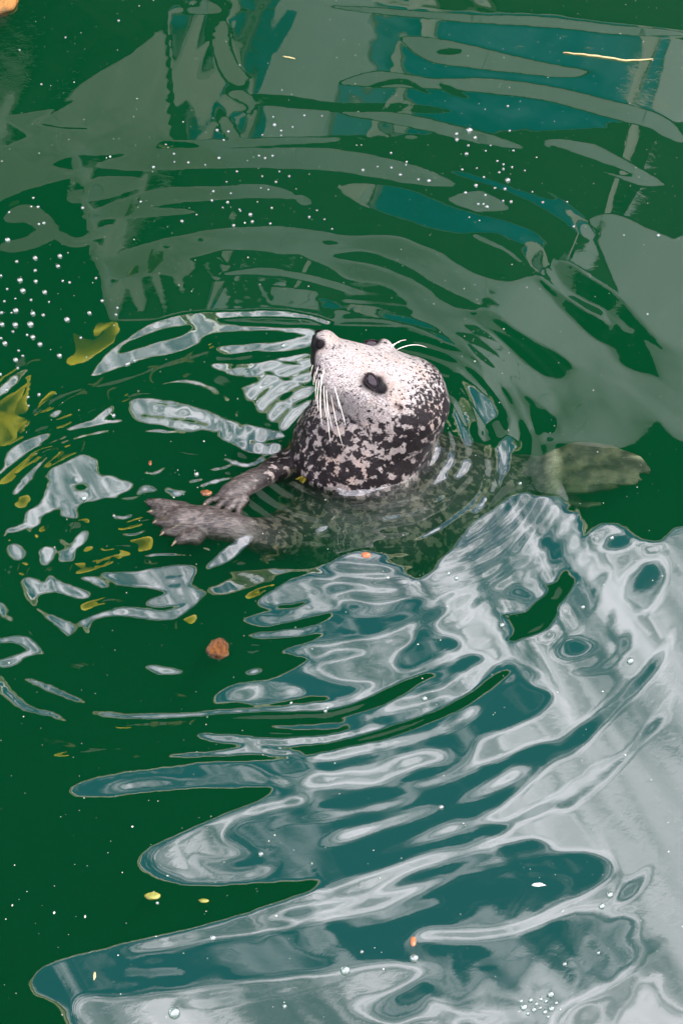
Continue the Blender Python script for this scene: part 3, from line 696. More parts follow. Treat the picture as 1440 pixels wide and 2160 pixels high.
# ------------------------------------------------------------------ water
H_,CLS=solve(quiet=True)
print('solved',time.time()-T0)
def hsamp(x,y):
    x=np.asarray(x,float); y=np.asarray(y,float)
    fx=np.clip((x-GX[0])/DX,0,len(GX)-1.001); fy=np.clip((y-GY[0])/DX,0,len(GY)-1.001)
    i=fx.astype(int); j=fy.astype(int); u=fx-i; v=fy-j
    return H_[j,i]*(1-u)*(1-v)+H_[j,i+1]*u*(1-v)+H_[j+1,i]*(1-u)*v+H_[j+1,i+1]*u*v
def coarse(a,b,n,inv=False):
    t=np.linspace(0,1,n+1); t=t**2.2
    return (b-(b-a)*t)[::-1] if inv else a+(b-a)*t
kx0,kx1=np.searchsorted(GX,-.94),np.searchsorted(GX,.94); ky0,ky1=np.searchsorted(GY,-1.10),np.searchsorted(GY,1.92)
xs=np.concatenate([coarse(PX0-.02,GX[kx0],50,True)[:-1],GX[kx0:kx1],coarse(GX[kx1],PX1+.02,50)])
ys=np.concatenate([coarse(PY0-.02,GY[ky0],24,True)[:-1],GY[ky0:ky1],coarse(GY[ky1],PY1+.02,50)])
XX,YY=np.meshgrid(xs,ys); ZZ=hsamp(XX,YY)
nxv,nyv=len(xs),len(ys)
co=np.stack([XX,YY,ZZ],-1).reshape(-1,3)
idx=np.arange(nxv*nyv).reshape(nyv,nxv)
quads=np.stack([idx[:-1,:-1],idx[:-1,1:],idx[1:,1:],idx[1:,:-1]],-1).reshape(-1,4)
# skirt and bottom
rim=np.concatenate([idx[0,:],idx[1:,-1],idx[-1,-2::-1],idx[-2:0:-1,0]])
bco=co[rim].copy(); bco[:,2]=-1.62
nb=len(rim); b0=len(co); bi=np.arange(nb)+b0
co=np.vstack([co,bco])
sk=np.stack([rim,bi,np.roll(bi,-1),np.roll(rim,-1)],-1)
me=bpy.data.meshes.new('water')
nq=len(quads)+len(sk)
loops=np.concatenate([quads.ravel(),sk.ravel(),bi[::-1]])
me.vertices.add(len(co)); me.vertices.foreach_set('co',co.ravel())
me.loops.add(len(loops)); me.loops.foreach_set('vertex_index',loops.astype(np.int32))
me.polygons.add(nq+1)
st=np.arange(nq+1)*4; me.polygons.foreach_set('loop_start',st.astype(np.int32))
me.update(calc_edges=True); me.validate()
sm=np.zeros(len(me.polygons),bool); sm[:len(quads)]=True; me.polygons.foreach_set('use_smooth',sm)
m=bpy.data.materials.new('green_water'); m.use_nodes=True; k=N(m.node_tree); k.n.clear()
geo=k.add('ShaderNodeNewGeometry'); o=k.add('ShaderNodeTexCoord').outputs['Object']
rp=k.noise(k.vscale(o,(1,1,1)),55,3,.6,.6); rp2=k.noise(o,240,2,.5)
hb=k.math('ADD',k.math('MULTIPLY',rp,.8),k.math('MULTIPLY',rp2,.10))
bp=k.add('ShaderNodeBump',ins={'Height':hb,'Strength':1.,'Distance':WATER_BUMP})
cosn=k.math('ABSOLUTE',k.add('ShaderNodeVectorMath',operation='DOT_PRODUCT',ins={0:geo.outputs['Incoming'],1:geo.outputs['Normal']}).outputs['Value'])
fr=k.math('ADD',k.math('MULTIPLY',k.math('POWER',k.math('SUBTRACT',1.,cosn,clamp=True),5.),1-WATER_F0),WATER_F0,clamp=True)
tr=k.add('ShaderNodeBsdfTransparent'); gl=k.add('ShaderNodeBsdfGlossy',ins={'Roughness':.0,'Normal':bp.outputs[0]})
ms=k.add('ShaderNodeMixShader',ins={0:fr,1:tr,2:gl})
vs=k.add('ShaderNodeVolumeScatter',ins={'Color':rgb(*V_SC),'Density':V_SD,'Anisotropy':.0}); va=k.add('ShaderNodeVolumeAbsorption',ins={'Color':rgb(*V_AC),'Density':V_AD})
k.add('ShaderNodeOutputMaterial',ins={'Surface':ms,'Volume':k.add('ShaderNodeAddShader',ins={0:vs,1:va})})
M['water']=m
water=link('water',me,m); tag(water,kind='structure')
print('water',time.time()-T0)
# ------------------------------------------------------------------ harbour seal
YC=.17
balls=[]   # (x,y,z, rx,ry,rz)
def ball(x,y,z,r,sx=1,sy=1,sz=1): balls.append((x,y,z,r*sx,r*sy,r*sz))
def chain(pts,n=8,sy=1,sz=1):
    """pts: (Vector or tuple, r)"""
    for (a,ra_),(b,rb_) in zip(pts,pts[1:]):
        a,b=Vector(a),Vector(b)
        for i in range(n+1):
            t=i/n; p=a.lerp(b,t); ball(p.x,p.y,p.z,ra_*(1-t)+rb_*t,1,sy,sz)
# neck to cranium
chain([((.05,YC,-.12),.158),((.032,YC,-.03),.131),((.042,YC,.015),.119),((.066,YC,.055),.106),((.092,YC,.09),.096),((.105,YC,.103),.0865)],7)
chain([((.105,YC,.103),.0865),((.085,YC,.115),.083),((.062,YC,.128),.077)],5,1.03)
chain([((.062,YC,.128),.074),((.035,YC,.155),.061),((.008,YC,.182),.048),((-.013,YC,.203),.037),((-.026,YC,.228),.027),((-.029,YC,.238),.025)],7,1.04)
# muzzle pads, chin, brows, nose rims
for s in (-1,1):
    ball(-.018,YC+s*.021,.192,.036); ball(-.006,YC+s*.028,.178,.036); ball(-.028,YC+s*.013,.218,.026)
    ball(.066,YC+s*.047,.184,.024,1.1,.8,.8); ball(.040,YC+s*.040,.160,.035)
ball(-.022,YC,.172,.030); ball(-.008,YC,.150,.036); ball(.008,YC,.128,.045)
# trunk below the water, tail stock
chain([((.05,YC,-.12),.158),((.13,YC+.01,-.155),.148),((.21,YC+.01,-.165),.125),((.30,YC+.02,-.16),.092),((.37,YC+.03,-.14),.058)],6)
tl=P(1150,1010,z=-.085)
chain([((.37,YC+.03,-.14),.058),(tl,.034)],7)
ball(-.01,.09,-.125,.105); ball(.10,.075,-.135,.115); ball(.20,.11,-.15,.105)
# near fore flipper
def limb(pp,n=7,sz=1.): chain([(P(a,b,z=c),r) for a,b,c,r in pp],n,1,sz)
limb([(640,1120,-.10,.062),(575,1135,-.055,.044),(520,1120,-.024,.028),(480,1110,-.017,.028),(430,1102,-.017,.033),(385,1098,-.017,.034)],8,.72)
for tip,base,r in (((316,1063),(385,1075),.0135),((322,1080),(378,1088),.0125),((332,1100),(380,1102),.0125),((348,1122),(390,1118),.0125),((372,1142),(410,1132),.0125)):
    limb([(base[0],base[1],-.013,r*1.4),((base[0]+tip[0])/2,(base[1]+tip[1])/2-1,-.011,r*1.1),(tip[0],tip[1],-.012,r*.7)],5,.8)
# far fore flipper
limb([(650,990,-.07,.055),(600,985,-.025,.032),(560,1000,-.012,.022),(520,1024,-.010,.022),(490,1040,-.010,.022)],8,.85)
for tip,base in (((432,1064),(485,1035)),((452,1076),(490,1045)),((478,1082),(500,1052)),((505,1082),(515,1052))):
    limb([(base[0],base[1],-.008,.011),(tip[0],tip[1],-.010,.006)],6)
# hind flippers: curved digits fanned from the tail stock
def digit(pp): chain([(P(a,b,z=c),r) for a,b,c,r in pp],9,1,.55)
digit([(1150,990,-.075,.024),(1166,966,-.05,.022),(1215,950,-.036,.016),(1285,952,-.034,.014),(1340,972,-.034,.012),(1369,992,-.036,.005)])
digit([(1150,1000,-.075,.024),(1185,978,-.05,.020),(1215,970,-.04,.018),(1285,972,-.038,.016),(1335,986,-.038,.012),(1364,998,-.04,.005)])
digit([(1150,1010,-.075,.024),(1190,996,-.052,.020),(1230,993,-.045,.018),(1285,994,-.042,.015),(1330,1003,-.042,.011),(1352,1012,-.044,.004)])
digit([(1150,1020,-.08,.022),(1195,1014,-.058,.018),(1240,1012,-.05,.016),(1285,1014,-.048,.012),(1325,1020,-.048,.007),(1342,1020,-.048,.004)])
digit([(1150,1030,-.085,.022),(1190,1030,-.068,.018),(1235,1030,-.06,.014),(1280,1028,-.058,.009),(1300,1030,-.058,.005)])
digit([(1150,1034,-.09,.022),(1195,1056,-.09,.016),(1230,1066,-.09,.010),(1262,1060,-.09,.006)])
bm=bmesh.new()
ico=bmesh.new(); bmesh.ops.create_icosphere(ico,subdivisions=3,radius=1); iv=[v.co.copy() for v in ico.verts]; ifc=[[v.index for v in f.verts] for f in ico.faces]; ico.free()
V=[];F_=[]
ivn=np.array([tuple(v) for v in iv]); ifn=np.array(ifc)
for i,(x,y,z,a,b,c_) in enumerate(balls):
    V.append(ivn*np.array([a,b,c_])+np.array([x,y,z])); F_.append(ifn+i*len(ivn))
me=bpy.data.meshes.new('tmp'); me.from_pydata(np.vstack(V).tolist(),[],np.vstack(F_).tolist())
bm.free()
ob=link('tmp',me); rm=ob.modifiers.new('r','REMESH'); rm.mode='VOXEL'; rm.voxel_size=.0034; rm.use_smooth_shade=True
dg=bpy.context.evaluated_depsgraph_get(); ev=ob.evaluated_get(dg); me2=bpy.data.meshes.new_from_object(ev)
bpy.data.objects.remove(ob); bpy.data.meshes.remove(me)
me=me2; me.name='seal_body'
nv=len(me.vertices); co=np.empty(nv*3); me.vertices.foreach_get('co',co); co=co.reshape(-1,3)
ed=np.empty(len(me.edges)*2,int); me.edges.foreach_get('vertices',ed); ed=ed.reshape(-1,2)
deg=np.bincount(ed.ravel(),minlength=nv).astype(float)[:,None]
def lap(a):
    s=np.zeros_like(a)
    for ax in range(a.shape[1]): s[:,ax]=np.bincount(ed[:,0],a[ed[:,1],ax],nv)+np.bincount(ed[:,1],a[ed[:,0],ax],nv)
    return s/deg-a
small=np.clip((-.16-co[:,0])/.05,0,1)+np.clip((co[:,0]-.36)/.04,0,1)     # flippers: less smoothing
ws=(1-.75*np.clip(small,0,1))[:,None]
for i in range(14): co+=.55*ws*lap(co)
# dents and folds on the head
def dent(c,r,amt,dirv):
    d=np.linalg.norm(co-np.array(c),axis=1); f=np.exp(-(d/r)**2)[:,None]; co[:]=co+f*np.array(dirv)*amt
EYE=[P(783,803,y=.118),None]
EYE[0]=Vector((.052,YC-.047,.192)); 
def surf_x(c,d):   # march from outside to the surface along -d : nearest vertex projection
    c=np.array(c); d=np.array(d)/np.linalg.norm(d)
    rel=co-c; t=rel@d; off=np.linalg.norm(rel-t[:,None]*d,axis=1); k=off<.006; return c+d*t[k].max()
tocam=np.array([0,-S2,S2])
eye_pts=[]; 
pe=P(784,804,y=.11); pe=surf_x(tuple(pe),tocam)      # near eye from its sight line
pm=np.array([pe[0],2*YC-pe[1],pe[2]])                 # mirrored far eye
nearn=np.array([-.05,-.80,.60]); nearn/=np.linalg.norm(nearn); farn=nearn*np.array([1,-1,1])
for c,n_ in ((pe,nearn),(pm,farn)):
    dent(c,.019,-.007,n_); dent(c+np.array([.020,0,.006]),.015,.003,n_)
ear=surf_x(tuple(P(842,860,y=.09)),tocam); dent(ear,.007,-.009,tocam); dent(ear+np.array([.008,0,.004]),.007,.003,tocam)
nos=np.array(surf_x(tuple(P(675,726,y=.15)),tocam)); nosm=np.array([nos[0]-.001,2*YC-nos[1],nos[2]])
for c,n_ in ((nos,tocam),(nosm,tocam*np.array([1,-1,1]))): dent(c,.0075,-.008,n_); dent(c,.016,.002,n_)
# nose groove and mouth line
g=np.exp(-((co[:,1]-YC)/.003)**2)*np.clip((co[:,2]-.215)/.02,0,1)*np.clip((-.03-co[:,0])/.01,0,1); co[:,0]+=g*.004
rng=np.random.RandomState(2)
# soft skin unevenness
for i in range(30):
    kx_,ky_,kz_=rng.normal(0,1,3)*55; co+=0.00035*np.sin(co@np.array([kx_,ky_,kz_])+i)[:,None]*rng.normal(0,1,3)
me.vertices.foreach_set('co',co.ravel()); me.update()
me.polygons.foreach_set('use_smooth',[True]*len(me.polygons))
# fur pattern masks (pelage plus painted shade: pale face, peppered crown, blotched neck, dark trunk)
x,y,z=co.T
def ss(a,b,v): t=np.clip((v-a)/(b-a),0,1); return t*t*(3-2*t)
ym=YC-np.abs(y-YC)                                     # pattern is the same on both cheeks
fz=S2*(ym-CAMP[1])-S2*(z-CAMP[2]); pr=1080-FPX*(S2*(ym-CAMP[1])+S2*(z-CAMP[2]))/fz; pc=720+FPX*x/fz
crown=ss(835,930,pc+.35*(pr-800)); lower=ss(835,925,pr+.12*(pc-780)); jaw=ss(705,655,pc)*ss(735,800,pr)
dens=.26+.42*crown+.36*lower*(1-.3*crown)+.30*jaw
under=ss(.004,-.012,z)
dens=np.clip(dens,.05,.75); dens=dens*(1-under)+.70*under
trunk=ss(.002,-.012,z)  # dark trunk, darkened further below the waterline to offset the water's bright haze
nosed=np.exp(-(np.linalg.norm(co-nos,axis=1)/.013)**2)+np.exp(-(np.linalg.norm(co-nosm,axis=1)/.013)**2)
front=ss(676,657,pc)*ss(835,790,pr)                  # shade on the chin front, painted in as ink
eyed=np.exp(-(np.linalg.norm((co-pe)*np.array([.8,1,1]),axis=1)/.021)**2)+np.exp(-(np.linalg.norm((co-pm)*np.array([.8,1,1]),axis=1)/.021)**2)
tear=np.exp(-(np.linalg.norm((co-(pe+np.array([.018,-.016,-.008])))*np.array([.75,1,1]),axis=1)/.011)**2)
eard=np.exp(-(np.linalg.norm(co-ear,axis=1)/.0085)**2)  # darkness of the ear hole, inked over its dent
mp=[(664,822),(690,846),(715,866),(745,885),(775,908)]
md=np.min([np.hypot(pc-(a[0]+(b[0]-a[0])*t),pr-(a[1]+(b[1]-a[1])*t)) for a,b in zip(mp,mp[1:]) for t in np.linspace(0,1,6)],axis=0)
mouth=np.exp(-(md/7.)**2)*(z>.03)
ink=np.clip(nosed*.9+front*.85+eyed*1.0+tear*.95+eard+mouth*.62,0,1)
flip=np.clip(ss(-.12,-.17,x)*ss(.05,.02,z),0,1)
hind=ss(.36,.42,x)
hb_=np.clip(ss(1140,1150,pc)*ss(1190,1168,pc)+ss(1150,1180,pc)*np.exp(-((pr-(944+.0011*(pc-1235)**2))/9.)**2)*.8,0,1)
fs=me.color_attributes.new('fur','FLOAT_COLOR','POINT')
fs.data.foreach_set('color',np.stack([dens,ink,np.clip(flip,0,1),hind],1).ravel())
big=me.color_attributes.new('size','FLOAT_COLOR','POINT')
bs=lower*.999
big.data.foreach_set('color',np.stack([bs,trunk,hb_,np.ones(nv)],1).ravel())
m=bpy.data.materials.new('seal_fur'); m.use_nodes=True; k=N(m.node_tree); k.n.clear()
o=k.add('ShaderNodeTexCoord').outputs['Object']
af=k.add('ShaderNodeVertexColor',layer_name='fur'); sp=k.add('ShaderNodeSeparateColor',ins={0:af.outputs[0]})
aa=k.add('ShaderNodeVertexColor',layer_name='size'); sq=k.add('ShaderNodeSeparateColor',ins={0:aa.outputs[0]})
dn,ik,fl=sp.outputs[0],sp.outputs[1],sp.outputs[2]; hd=af.outputs['Alpha']
# fur direction: hairs run from the nose back over the head; stretch the grain that way
gr=k.noise(k.vscale(o,(260,900,260),(0,math.radians(40),0)),1.,3,.7)
gr2=k.noise(k.vscale(o,(90,420,90),(0,math.radians(40),0)),1.,2,.6)
wob=k.add('ShaderNodeVectorMath',operation='SCALE',ins={0:k.add('ShaderNodeTexNoise',ins={'Vector':o,'Scale':160.,'Detail':3.}).outputs[1],'Scale':.006}).outputs[0]
ow=k.add('ShaderNodeVectorMath',operation='ADD',ins={0:o,1:wob}).outputs[0]
s1=k.noise(k.vscale(ow,(62,74,62)),1.,3,.6); s2=k.noise(k.vscale(ow,(150,190,150)),1.,3,.6)
v=k.mix(sq.outputs[0],s2,s1)
thr=k.math('SUBTRACT',.715,k.math('MULTIPLY',dn,.38))
v2=k.math('ADD',v,k.math('MULTIPLY',k.math('SUBTRACT',gr,.5),.16))
spot=k.ramp(k.math('SUBTRACT',v2,thr),-.02,.035)
pale=k.mix(k.ramp(gr,.3,.7),rgb(.09,.068,.066),rgb(.385,.36,.35))
pale=k.mix(k.math('MULTIPLY',sq.outputs[0],.8),pale,k.mix(gr2,rgb(.09,.068,.063),rgb(.27,.235,.22)))  # pale fur darkened down the neck, its dimness put into the colour
pale=k.mix(k.math('MULTIPLY',k.ramp(k.noise(o,22,3),.5,.68),.5),pale,rgb(.28,.20,.16))
dark=k.mix(gr2,rgb(.002,.0015,.002),rgb(.012,.008,.009))
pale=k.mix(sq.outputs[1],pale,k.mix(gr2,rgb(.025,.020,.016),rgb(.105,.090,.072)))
c=k.mix(spot,pale,dark)
inkn=k.ramp(k.math('ADD',ik,k.math('MULTIPLY',k.math('SUBTRACT',gr,.5),.5)),.30,.75)
c=k.mix(inkn,c,rgb(.004,.003,.004))
flc=k.mix(k.ramp(gr2,.35,.65),rgb(.008,.006,.006),rgb(.065,.050,.044))
c=k.mix(k.math('MULTIPLY',fl,.8),c,flc)
hcol=k.mix(k.ramp(k.noise(o,28,3),.4,.62),rgb(.016,.019,.011),rgb(.060,.062,.034))
hcol=k.mix(k.math('MULTIPLY',sq.outputs[2],k.ramp(gr2,.3,.7,.6,1.)),hcol,rgb(.46,.44,.28))
c=k.mix(hd,c,hcol)
bph=k.math('ADD',gr,k.math('MULTIPLY',gr2,1.5))
bp=k.add('ShaderNodeBump',ins={'Height':bph,'Strength':.7,'Distance':.0013})
b=k.add('ShaderNodeBsdfPrincipled',ins={'Base Color':c,'Roughness':k.ramp(gr,.3,.7,.28,.5),'Specular IOR Level':k.math('MULTIPLY_ADD',fl,.35,.17),'Normal':bp.outputs[0]})
k.add('ShaderNodeOutputMaterial',ins={'Surface':b}); M['fur']=m
seal=link('seal',me,m); tag(seal,'spotted harbour seal with pale face raised to the sky, standing upright in the green water','seal')
# eyes
def gloss(name,col,rough,spec=.6,col2=None,scale=60):
    return mat(name,col,rough,spec,.2,scale,col2=col2)
M['eye']=gloss('wet_dark_eye',(.014,.004,.009),.03,.5,(.004,.002,.004),130)
M['lid']=gloss('dark_eyelid',(.010,.006,.007),.55,.2)
M['pink']=gloss('eye_pink',(.22,.10,.14),.15,.7,(.06,.02,.04),150)
M['black']=gloss('nostril_dark',(.002,.0015,.002),.6,.1)
M['whisk']=mat('cream_whisker',(.85,.80,.70),.35,.5,.05,40)
M['claw']=mat('horn_claw',(.22,.16,.11),.4,.5,.15,80)
def sph(c,r,name,mt,parent,scale=(1,1,1),n=None,seg=20):
    bm=bmesh.new(); bmesh.ops.create_uvsphere(bm,u_segments=seg,v_segments=seg//2,radius=r)
    for v in bm.verts: v.co=Vector((v.co.x*scale[0],v.co.y*scale[1],v.co.z*scale[2]))
    if n is not None:
        q=Vector(n).to_track_quat('Z','Y')
        for v in bm.verts: v.co=q@v.co
    for v in bm.verts: v.co+=Vector(c)
    return link(name,bm_mesh(bm,name,True),mt,parent)
for c,n_ in ((pe,nearn),(pm,farn)):
    n_=Vector(n_)
    ec=Vector(c)-n_*.0175
    # almond lids as a ring following the ball
    ax=Vector((.45,-.25,-.75)); ax=(ax-n_*ax.dot(n_)).normalized(); bx=n_.cross(ax)
    ec=Vector(c)-n_*.0085
    bm=bmesh.new(); bmesh.ops.create_uvsphere(bm,u_segments=28,v_segments=16,radius=1)
    for v in bm.verts: v.co=ec+ax*v.co.x*.0168+bx*v.co.y*.0112+n_*v.co.z*.0115
    link('eye',bm_mesh(bm,'eye',True),M['eye'],seal)
    pts=[]
    for j in range(25):
        t=j/24*2*math.pi
        ca=math.cos(t); sa=math.sin(t)
        a_=ca*.0150+.001; b_=sa*.0092*(1-.25*ca)
        pts.append(ec+n_*(.0078-.0015*ca*ca)+ax*a_+bx*b_)
    link('eyelid',tube(pts,.0014,'eyelid',8),M['lid'],seal)
for c,n_ in ((nos,tocam),(nosm,tocam*np.array([1,-1,1]))):
    sph(Vector(c)-Vector(n_)*.0032,.0082,'nostril',M['black'],seal,(1,1.15,.55),n_,16)  # black inset ball stands in for the darkness of the nostril hole
# whiskers: roots on the near muzzle pad, drooping
def whisker(a,b,bend,y0,y1,r=.00075,name='whisker'):
    pts=[];n=9
    for i in range(n):
        t=i/(n-1); px=a[0]+(b[0]-a[0])*t+bend[0]*4*t*(1-t); rw=a[1]+(b[1]-a[1])*t+bend[1]*4*t*(1-t)
        pts.append(P(px,rw,y=y0+(y1-y0)*t))
    link(name,tube(pts,[r*(1-.6*i/(n-1)) for i in range(n)],name,6),M['whisk'],seal)
yp=.122
for a,b,bd_ in (((678,790),(679,896),(-3,0)),((683,800),(689,886),(-2,0)),((688,800),(701,905),(-4,0)),((692,795),(724,946),(-3,0)),
               ((697,795),(729,900),(2,0)),((690,812),(697,934),(-3,0)),((674,800),(671,866),(-3,0)),((668,800),(667,848),(-2,0)),
               ((701,800),(716,862),(1,0)),((683,780),(676,880),(-4,0)),((664,785),(661,812),(-1,0)),((671,775),(663,806),(-1,0)),((660,770),(656,790),(-1,0))):
    whisker(a,b,bd_,yp,.075,.00062 if b[1]>860 else .0004)
for a,b,bd_ in (((826,734),(856,717),(-2,-4)),((836,738),(899,733),(2,-8)),((822,733),(842,722),(-1,-2))):
    whisker(a,b,bd_,.215,.225,.0007,'brow_whisker')
# claws
for tip,d in (((312,1060),(-7,-3)),((317,1079),(-7,1)),((327,1101),(-6,3)),((343,1125),(-6,5)),((367,1146),(-5,6))):
    a=P(*tip,z=-.009); b=P(tip[0]+d[0],tip[1]+d[1],z=-.010); a0=P(tip[0]-d[0]*.7,tip[1]-d[1]*.7,z=-.009)
    link('claw',tube([a0,a,b],[.0028,.0024,.0007],'claw',8),M['claw'],seal)
for tip,d in (((434,1063),(-8,4)),((453,1076),(-6,6)),((480,1083),(-5,7))):
    a=P(*tip,z=-.004); b=P(tip[0]+d[0],tip[1]+d[1],z=-.006)
    link('claw',tube([a,b],[.0030,.0008],'claw',8),M['claw'],seal)
print('seal',time.time()-T0,nv)
# ------------------------------------------------------------------ bubbles, scraps and specks
m=bpy.data.materials.new('bubble_film'); m.use_nodes=True; k=N(m.node_tree); k.n.clear()
lw=k.add('ShaderNodeLayerWeight',ins={'Blend':.35})
tr=k.add('ShaderNodeBsdfTransparent',ins={'Color':rgb(.62,.74,.68)}); gl=k.add('ShaderNodeBsdfGlossy',ins={'Roughness':.16,'Color':rgb(1,1,1)})
df=k.add('ShaderNodeBsdfDiffuse',ins={'Color':rgb(.9,.9,.9)})
a=k.add('ShaderNodeMixShader',ins={0:k.math('MULTIPLY_ADD',lw.outputs['Facing'],.5,.12),1:tr,2:gl})
b=k.add('ShaderNodeMixShader',ins={0:.03,1:a,2:df})
k.add('ShaderNodeOutputMaterial',ins={'Surface':b}); M['bubble']=m
bm=bmesh.new(); bmesh.ops.create_uvsphere(bm,u_segments=16,v_segments=10,radius=1)
bub=bm_mesh(bm,'bubble',True)
bub.materials.append(m)
def surf_pt(px,row):
    x,y=pix_water(px,row); x,y=float(x),float(y)
    for _ in range(3):
        z=float(hsamp(x,y)); p=P(px,row,z=z); x,y=p.x,p.y
    return Vector((x,y,z))
def bubble(px,row,r,label,group=None):
    o=bpy.data.objects.new('bubble',bub); C.objects.link(o); p=surf_pt(px,row); R=r*.85/1221.
    o.location=p+Vector((0,0,R*.25)); o.scale=(R,R,R*.85); tag(o,label,'bubble',group)
A=[(17,507,8),(75,545,7),(127,541,7),(36,552,5),(123,562,6),(75,571,5),(2,582,5),(43,592,8),(76,594,6),(49,614,8),(95,617,7),(133,593,4),(147,596,4),(203,587,4),(16,610,4),(34,656,8),(70,662,7),(92,665,5),(142,675,8),(5,685,7),(33,686,8),(65,685,9),(58,707,4),(70,712,7),(11,725,7),(85,727,7),(34,760,7),(40,740,4),(189,661,6),(216,635,5),(248,650,4),(245,664,4),(126,751,7),(171,713,4),(3,714,4),(38,777,4),(15,823,5),(1,790,5),(60,838,4),(83,833,5),(10,636,4),(33,630,3),(66,633,4),(104,637,3),(4,660,5),(25,660,3),(28,700,4),(49,751,4),(61,856,3)]
for q in A: bubble(*q,'clear air bubble in the dense cluster along the left edge, level with the nose','bubbles by the left edge')
B=[(367,325,4),(324,353,5),(350,305,3),(368,342,3),(397,343,4),(433,348,3),(462,334,5),(472,296,4),(458,275,5),(482,278,4),(447,423,4),(450,404,4),(487,408,3),(480,427,5),(528,453,6),(532,468,5),(493,476,5),(507,445,3),(505,442,3),(573,439,4),(570,472,4),(415,453,3),(384,467,5),(470,438,3),(297,426,4),(175,439,5),(81,437,5),(71,418,4),(93,471,5),(83,473,4),(20,448,4),(546,329,4),(559,334,4),(575,329,4),(566,400,3),(550,397,3),(579,264,6),(593,276,4),(576,247,3),(642,244,4),(679,245,3),(553,285,3),(593,286,3),(617,268,3),(553,372,3),(589,362,3),(610,372,4),(582,384,4),(506,138,3),(652,458,4),(668,444,3),(684,463,3),(700,483,3),(500,362,4),(478,384,3)]
for q in B: bubble(*q,'tiny white bubble scattered among the grey stripes above the snout','bubbles above the snout')
Cc=[(989,276,10),(962,283,6),(963,295,6),(1001,291,6),(1074,276,4),(1034,307,3),(1024,318,3),(1082,318,4),(987,307,4),(983,325,6),(1048,340,4),(1061,347,4),(1061,357,4),(1079,353,4),(1106,360,3),(974,358,4),(1005,355,3),(1052,364,4),(1070,381,8),(1020,374,4),(1003,392,6),(1064,399,5),(1043,397,4),(981,407,5),(1023,412,4),(1077,426,5),(1060,424,4),(1008,431,4),(1026,437,6),(1019,431,4),(904,382,6),(882,379,4),(844,369,5),(825,354,4),(857,342,4),(824,323,4),(765,359,5),(796,352,3),(856,348,3),(1070,224,4),(1144,427,4),(1195,426,3),(1209,478,4),(1122,405,3)]
for q in Cc: bubble(*q,'small white bubble in the loose cluster at the upper right','bubbles at the upper right')
L=[(251,44,5,'lone white bubble on the dark corner left of the top reflection'),(42,106,4,'small bubble on dark water at the upper left edge'),(139,79,4,'faint bubble above the pale diagonal reflection, middle of the dark corner'),
(88,178,4,'faint bubble close beside the pale diagonal reflection'),(127,750,5,'bright bubble left of the long white ring glint'),(241,1088,4,'small bubble left of the near front flipper'),
(415,1001,7,'clear bubble in the churned ripples behind the far front flipper'),(240,877,6,'white bubble on the green patch left of the seal'),(597,730,6,'clear bubble just left of the raised nose'),
(268,769,6,'upper bubble of the trio inside the ring glint'),(272,767,5,'middle bubble of the trio inside the ring glint'),(284,761,5,'right bubble of the trio inside the ring glint'),
(178,1052,8,'round bubble on the white patch at the left ring'),(1387,497,6,'dark rimmed bubble on the pale water at the right edge'),(1364,663,4,'small white bubble where the green streak ends near the right edge'),
(1096,1020,5,'white bubble between the body and the hind flipper'),(1058,1319,7,'clear bubble beside the torn green slot'),(1328,1395,9,'large clear bubble alone on the white cloud reflection at the right'),
(1228,1281,6,'clear bubble right of the torn green slot'),(945,1210,5,'left bubble of the pair on the pale reflection below the body'),(962,1220,6,'right bubble of the pair on the pale reflection below the body'),
(1289,1135,6,'bubble on the rounded white reflection below the hind flipper'),(368,2137,13,'largest bubble, at the bottom edge left of centre'),(728,2047,11,'big clear bubble near the bottom centre'),
(873,2022,10,'clear bubble just below the small orange fleck'),(763,2008,4,'small white bubble between the two big bottom bubbles'),(449,1979,7,'clear bubble on the streaked reflection at the lower left'),
(1285,1888,8,'clear bubble at the tip of the teal oval'),(1268,1912,7,'clear bubble just below the tip of the teal oval'),(1160,2098,8,'upper bubble in the foam patch near the bottom right'),
(1104,2125,8,'left bubble in the foam patch near the bottom right'),(1162,2128,7,'lower bubble in the foam patch near the bottom right'),(600,2123,5,'tiny white bubble on the bottom grey reflection'),
(930,1703,6,'faint bubble on the streaks right of centre'),(550,1802,6,'clear bubble in the middle tongue of sky reflection'),(1190,2034,5,'small bubble on the teal reflection at the lower right'),
(1261,2010,4,'pale bubble above the teal reflection at the lower right'),(690,1493,5,'upper bubble on the thin grey streak below the seal'),(686,1500,5,'lower bubble on the thin grey streak below the seal'),(895,1474,7,'broken bubble foam between the two green slots'),
(614,1483,4,'small bubble on the top white streak left of the green slot'),(332,1905,4,'faint bubble on the dark green near the middle tongue')]
FO=[(1118,2110,5),(1130,2118,4),(1125,2130,5),(1140,2108,4),(1150,2112,4),(1138,2126,4),(1148,2135,5),(1112,2138,4),(1172,2116,4),(1098,2112,4),(1180,2130,3),(1155,2145,3)]
for q in FO: bubble(*q,'tiny bubble in the foam patch near the bottom right','foam bubbles at the bottom right')
for px,row,r,lb in L: bubble(px,row,r*.9,lb)
